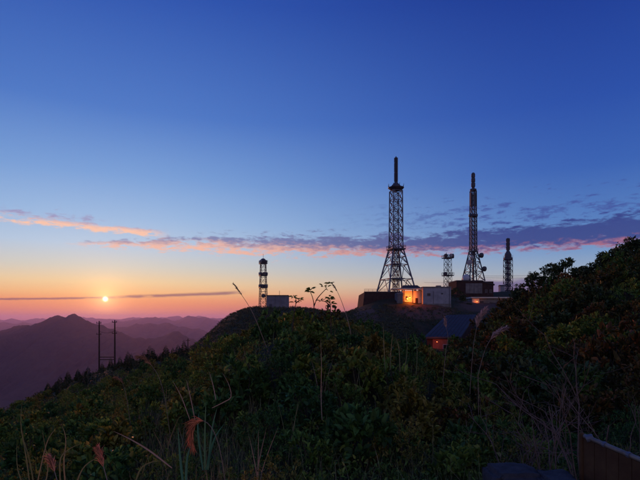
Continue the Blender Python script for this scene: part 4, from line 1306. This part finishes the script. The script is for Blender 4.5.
def sapling(label, stems, Y, whorls, seed, L=.19):
    """thin woody stems with whorls of leaves; stems are pixel paths at depth Y"""
    rng = np.random.default_rng(seed)
    base = None
    paths = []
    for pix in stems:
        pts = smooth_path(curve_pts(pix, Y, .1), 12)
        if base is None:
            zg = hz(pts[0].x, pts[0].y)
            if pts[0].z > zg: pts = [Vector((pts[0].x, pts[0].y, zg - .05))] + pts
            base = pts[0].copy()
        paths.append(pts)
    t = thing('sapling', label, 'sapling', base)
    for pts in paths:
        v, f = tube_vf([p - base for p in pts], [.020 * (1 - .55 * i / len(pts)) for i in range(len(pts))], 6)
        link('stem', mesh_of('stem', v, f, M['bark']), t)
    Lq = np.zeros(1)
    one = leaf_quads(np.zeros((1, 3)), np.array([[0, 1.0, 0]]), np.array([[0, 0, 1.0]]), np.ones(1), np.full(1, .48), .2, .18)
    lm = np_mesh('leaf', one[0], one[1], M['leaf'])
    for (px, py, n, spread) in whorls:
        c = P(px, py, Y + .08) - base
        for i in range(n):
            a = i * 6.28 / n + rng.uniform(-.35, .35)
            d = Vector((math.cos(a), math.sin(a) * .8, rng.uniform(-.35, .75))).normalized()
            q = d.to_track_quat('Y', 'Z') @ Quaternion((0, 1, 0), rng.uniform(-.9, .9))
            o = link('leaf', lm, t, c + d * .03 * spread)
            o.rotation_mode = 'QUATERNION'; o.rotation_quaternion = q
            s = L * rng.uniform(.7, 1.25) * spread; o.scale = (s, s, s)
    return t

sapling('forked sapling with leafy whorls rising against the sunset beside the hut',
        [[(314, 350), (314, 325), (314, 308), (313, 299), (310, 291)], [(314, 306), (317, 299), (322, 293), (327, 288)]], 15.0,
        [(310, 291, 9, .85), (311, 288.5, 6, .8), (327, 287.5, 3, .8), (330, 284, 4, .85), (323.5, 287, 3, .75), (329, 291, 2, .8)], 31)
sapling('short leafy sapling between the forked one and the dip in the skyline',
        [[(331, 350), (331, 325), (330.5, 310), (330, 300)], [(330.5, 307), (326, 302), (321.5, 301)]], 14.5,
        [(330, 300, 9, .9), (331, 304, 7, .85), (329, 297, 5, .8), (321.5, 301, 5, .7), (331, 311, 6, .8), (331, 317, 7, .9)], 32)
sapling('small leafy sprig just right of the hut against the sunset',
        [[(292, 345), (293, 322), (295, 309), (296, 300), (293.5, 295)], [(296, 303), (299, 300.5)]], 15.5,
        [(293.5, 296.5, 6, .75), (299.5, 300, 7, .8), (295, 302.5, 4, .8), (294.5, 312, 6, .9)], 33)

# ---- tufts of long blades and dry stalks
def blade_part(name, pix, Y, w, mat, t, base, dy=.2):
    pts = smooth_path(curve_pts(pix, Y, dy), 10)
    V, Fq = [], []
    for i, p in enumerate(pts):
        d = (pts[min(i + 1, len(pts) - 1)] - pts[max(i - 1, 0)]).normalized()
        side = d.cross(Vector((0.1, -1, 0.25))).normalized()
        ww = w * (1 - (i / (len(pts) - 1)) ** 2 * .95) * (.6 + .4 * min(1, i / 3))
        up = side.cross(d) * ww * .22
        V += [p - base - side * ww * .5 + up, p - base, p - base + side * ww * .5 + up]
    for i in range(len(pts) - 1):
        k = i * 3
        Fq += [(k, k + 1, k + 4, k + 3), (k + 1, k + 2, k + 5, k + 4)]
    return link(name, mesh_of(name, V, Fq, mat), t)

def tuft(label, blades_list, Y, mat, w=.018, cat='grass', name='grass_tuft', group=None):
    f = blades_list[0][0]
    p = P(f[0], f[1], Y); zg = hz(p.x, p.y)
    base = Vector((p.x, p.y, min(zg, p.z)))
    t = thing(name, label, cat, base, 0, group)
    for pix in blades_list: blade_part('blade', pix, Y, w, mat, t, base)
    return t

tuft('tuft of broad teal green blades above the bending russet plume', [[(205, 470), (205, 430), (206, 402)], [(208, 470), (212, 430), (217, 408)], [(203, 470), (198, 432), (199, 412)], [(206, 470), (214, 440), (224, 424)]], 6.0, M['blade_teal'], .028)
tuft('single broad yellow green blade left of the bending russet plume', [[(184, 490), (180, 455), (178, 428)], [(186, 490), (187, 460), (191, 446)]], 5.2, M['blade_teal'], .03)
tuft('long pale blade slanting across the lower left thicket', [[(172, 468), (150, 451), (130, 439), (113, 431)]], 5.4, M['straw'], .020)
tuft('bent dry stalk kinked like an elbow above the teal blades', [[(212, 408), (224, 402), (231, 397), (229, 385), (222, 372)]], 6.5, M['straw'], .014)
tuft('pair of pale dry stalks standing left of the elbow stalk', [[(195, 420), (190, 395), (186, 379)], [(190, 420), (181, 396), (172, 380)], [(216, 400), (213, 385), (209, 371)]], 6.5, M['straw'], .012)
tuft('bunch of thin curved blades at the left edge of the thicket', [[(32, 500), (26, 455), (21, 425), (22, 402)], [(36, 500), (30, 462), (20, 428)], [(34, 500), (42, 462), (48, 440), (56, 428)], [(38, 500), (48, 470), (42, 430)], [(30, 500), (18, 470), (17, 440)]], 5.6, M['grass'], .016)
tuft('bluish arching blades behind the two orange plumes', [[(62, 500), (60, 462), (68, 450), (80, 444)], [(68, 505), (64, 466), (66, 440), (62, 425)], [(70, 505), (82, 470), (98, 457)], [(130, 500), (140, 470), (152, 462), (162, 461)]], 5.2, M['grass'], .018)
tuft('upright pale stem in the middle of the thicket', [[(322, 420), (321, 395), (321.5, 365), (320.5, 338)]], 7.5, M['straw'], .014)
tuft('cluster of thin vertical grass stems in front of the brown mound', [[(385, 370), (384, 345), (383, 322)], [(390, 370), (391, 350), (393, 331)], [(404, 372), (407, 352), (406, 330)], [(416, 375), (417, 350), (413, 332)], [(400, 372), (399, 350), (396, 338)]], 9.0, M['grass'], .016)
rt = np.random.default_rng(88)
for k in range(24):
    px = rt.uniform(0, 470); Y = rt.uniform(5.5, 14)
    X = (px - HX) / F * Y; zg = hz(X, Y)
    pyb = HY - F * zg / Y
    n = rt.integers(2, 5); bl = []
    for i in range(n):
        h = rt.uniform(.6, 1.0) * F / Y; ln = rt.normal(0, .28) * h
        bl.append([(px + i * 2, pyb), (px + i * 2 + ln * .3, pyb - h * .5), (px + i * 2 + ln, pyb - h)])
    tuft('thin ' + ('nearer' if Y < 9 else 'farther') + ' grass tuft sticking out of the thicket ' + beside(px), bl, Y, M['grass'] if rt.random() < .65 else M['straw'], .013, group='thin tufts in the foreground thicket')

# ---- bare twiggy shrubs at the lower right
def bare_shrub(label, foot, Y, H, seed, spread=.5, stems=5):
    rng = np.random.default_rng(seed)
    p = P(foot[0], foot[1], Y); zg = hz(p.x, p.y)
    t = thing('bare_shrub', label, 'shrub', (p.x, p.y, zg - .05))
    for s in range(stems):
        parts = []
        def grow(p, d, L, r, lev):
            pts = [p]; q = p; dd = d
            for i in range(4):
                dd = (dd + Vector(rng.normal(0, .10, 3)) + Vector((0, 0, .05))).normalized(); q = q + dd * L / 4; pts.append(q)
            parts.append(tube_vf(pts, [r * (1 - .45 * i / 4) for i in range(5)], 5 if lev == 0 else 4))
            if lev < 3:
                for k in range(3 if lev < 2 else 2):
                    a = pts[rng.integers(1, 5)]
                    nd = (dd + Vector(rng.normal(0, spread, 3)) * Vector((1, .7, .7)).length * .8).normalized()
                    if nd.z < 0: nd.z *= -.4
                    grow(a, nd, L * rng.uniform(.5, .75), r * .55, lev + 1)
        a = rng.uniform(0, 6.28)
        d = Vector((math.cos(a) * .28, math.sin(a) * .28, 1)).normalized()
        grow(Vector((math.cos(a) * .06, math.sin(a) * .06, 0)), d, H * rng.uniform(.42, .6), .0115, 0)
        v, f = join_vf(parts)
        link('stem', mesh_of('stem', v, f, M['twig']), t)
bare_shrub('tall bare branching shrub behind the brown board at the lower right', (586, 480), 5.6, 2.3, 51, .44, 4)
bare_shrub('bare leafless shrub spreading over the concrete blocks', (545, 480), 6.0, 1.8, 52, .55, 4)
bare_shrub('low bare twigs at the foot of the right slope left of the blocks', (512, 470), 6.6, 1.35, 53, .6, 5)
bare_shrub('thin bare twigs above the pipe rail at the right edge', (632, 480), 5.8, 1.2, 54, .5, 4)

# ---- concrete blocks and board with pipe rail
def rough_block(name, label, x0, x1, y0, y1, z0, z1, seed, rz=0.0):
    import bmesh
    fb = Fbm(seed)
    bm = bmesh.new()
    v, f = box_vf(-(x1 - x0) / 2, (x1 - x0) / 2, -(y1 - y0) / 2, (y1 - y0) / 2, 0, z1 - z0)
    vs = [bm.verts.new(c) for c in v]
    for q in f: bm.faces.new([vs[i] for i in q])
    bmesh.ops.bevel(bm, geom=bm.edges[:], offset=.05, segments=3, affect='EDGES')
    bmesh.ops.subdivide_edges(bm, edges=[e for e in bm.edges if e.calc_length() > .12], cuts=9, use_grid_fill=True)
    for w in bm.verts:
        a = np.array([w.co.x * 9 + w.co.z * 5 + 40]); b_ = np.array([w.co.y * 9 + w.co.z * 7 + 40])
        n = float(fb(a, b_, 4)[0]); m = float(fb(a * .3, b_ * .3 + 9, 2)[0])
        w.co += w.co.normalized() * (n * .018 + m * .03)
    me = bpy.data.meshes.new(name); bm.to_mesh(me); bm.free(); me.materials.append(M['stone'])
    me.polygons.foreach_set('use_smooth', [True] * len(me.polygons))
    o = link(name, me, None, ((x0 + x1) / 2, (y0 + y1) / 2, z0), (0, 0, rz))
    return tag(o, label, 'block')
Yb = 4.5
a_, b2 = P(497, 475, Yb), P(550, 475, Yb)
rough_block('concrete_block', 'taller blue grey rough block at the bottom edge right of centre', a_.x, b2.x, Yb, Yb + .45, hz(a_.x + .3, Yb + .2) - .25, a_.z, 5, R(2))
a_, b2 = P(551, 483, Yb - .25), P(590, 483, Yb - .25)
rough_block('concrete_block', 'lower blue grey rough block touching the foot of the brown board', a_.x, b2.x, Yb - .25, Yb + .2, hz(a_.x + .3, Yb) - .25, a_.z, 6, R(-3))

def rail_board():
    A, B = P(584.5, 436, 4.5), P(662, 469, 3.75)
    t = thing('pipe_rail_panel', 'weathered brown board panel edged with a pale pipe rail at the lower right corner', 'barrier', Vector((A.x, A.y, hz(A.x, A.y))))
    o = t.location
    a, b_ = A - o, B - o
    n_ = 10
    v, f = tube_vf([a.lerp(b_, i / n_) for i in range(n_ + 1)], .021, 10)
    link('pipe_rail', mesh_of('pipe_rail', v, f, M['pipe'], True), t)
    d = (b_ - a)
    for k in range(6):                                  # vertical boards under the rail
        p, q = a.lerp(b_, k / 6 + .004), a.lerp(b_, (k + 1) / 6 - .004)
        side = Vector((d.y, -d.x, 0)).normalized() * .012
        zl = -.5
        vv = []
        for s_ in (-1, 1):
            vv += [p + side * s_ + Vector((0, 0, -.02)), q + side * s_ + Vector((0, 0, -.02)), Vector((q.x, q.y, zl)) + side * s_, Vector((p.x, p.y, zl)) + side * s_]
        link('board', mesh_of('board', vv, [(0, 1, 2, 3), (7, 6, 5, 4), (0, 4, 5, 1), (1, 5, 6, 2), (2, 6, 7, 3), (3, 7, 4, 0)], M['board']), t)
    lathe('post', t, [(.024, -.4), (.024, a.z + .012), (.012, a.z + .03)], M['board'], (a.x - .015, a.y + .02, 0), None, 10)
    lathe('clamp', t, [(.034, -.03), (.036, 0), (.034, .03)], M['steel'], a + d * .08, (R(70), 0, R(60)), 10)
    for k in (.3, .62, .9): lathe('clamp', t, [(.026, -.015), (.027, 0), (.026, .015)], M['steel'], a + d * k, d.to_track_quat('Z', 'Y').to_euler(), 10)
rail_board()

# ------------------------------------------------------------------ labels of look-alikes: their order from left to right
def order_labels():
    bpy.context.view_layer.update()
    same = {}
    for o in bpy.data.objects:
        if o.parent is None and 'label' in o.keys() and o.get('kind') == 'thing': same.setdefault(o['label'], []).append(o)
    ones = ['', '', 'second', 'third', 'fourth', 'fifth', 'sixth', 'seventh', 'eighth', 'ninth', 'tenth', 'eleventh', 'twelfth', 'thirteenth', 'fourteenth', 'fifteenth', 'sixteenth',
            'seventeenth', 'eighteenth', 'nineteenth', 'twentieth']
    def word(i):
        return ones[i] if i <= 20 else 'twenty-' + ('first' if i == 21 else ones[i - 20]) if i < 30 else 'thirtieth' if i == 30 else 'thirty-' + ('first' if i == 31 else ones[i - 30])
    for lab, obs in same.items():
        if len(obs) < 2: continue
        obs.sort(key=lambda o: o.location.x / max(o.location.y, .1))
        for i, o in enumerate(obs):
            o['label'] = lab + ', ' + ('leftmost' if i == 0 else 'rightmost' if i == len(obs) - 1 else word(i + 1) + ' from left')
order_labels()
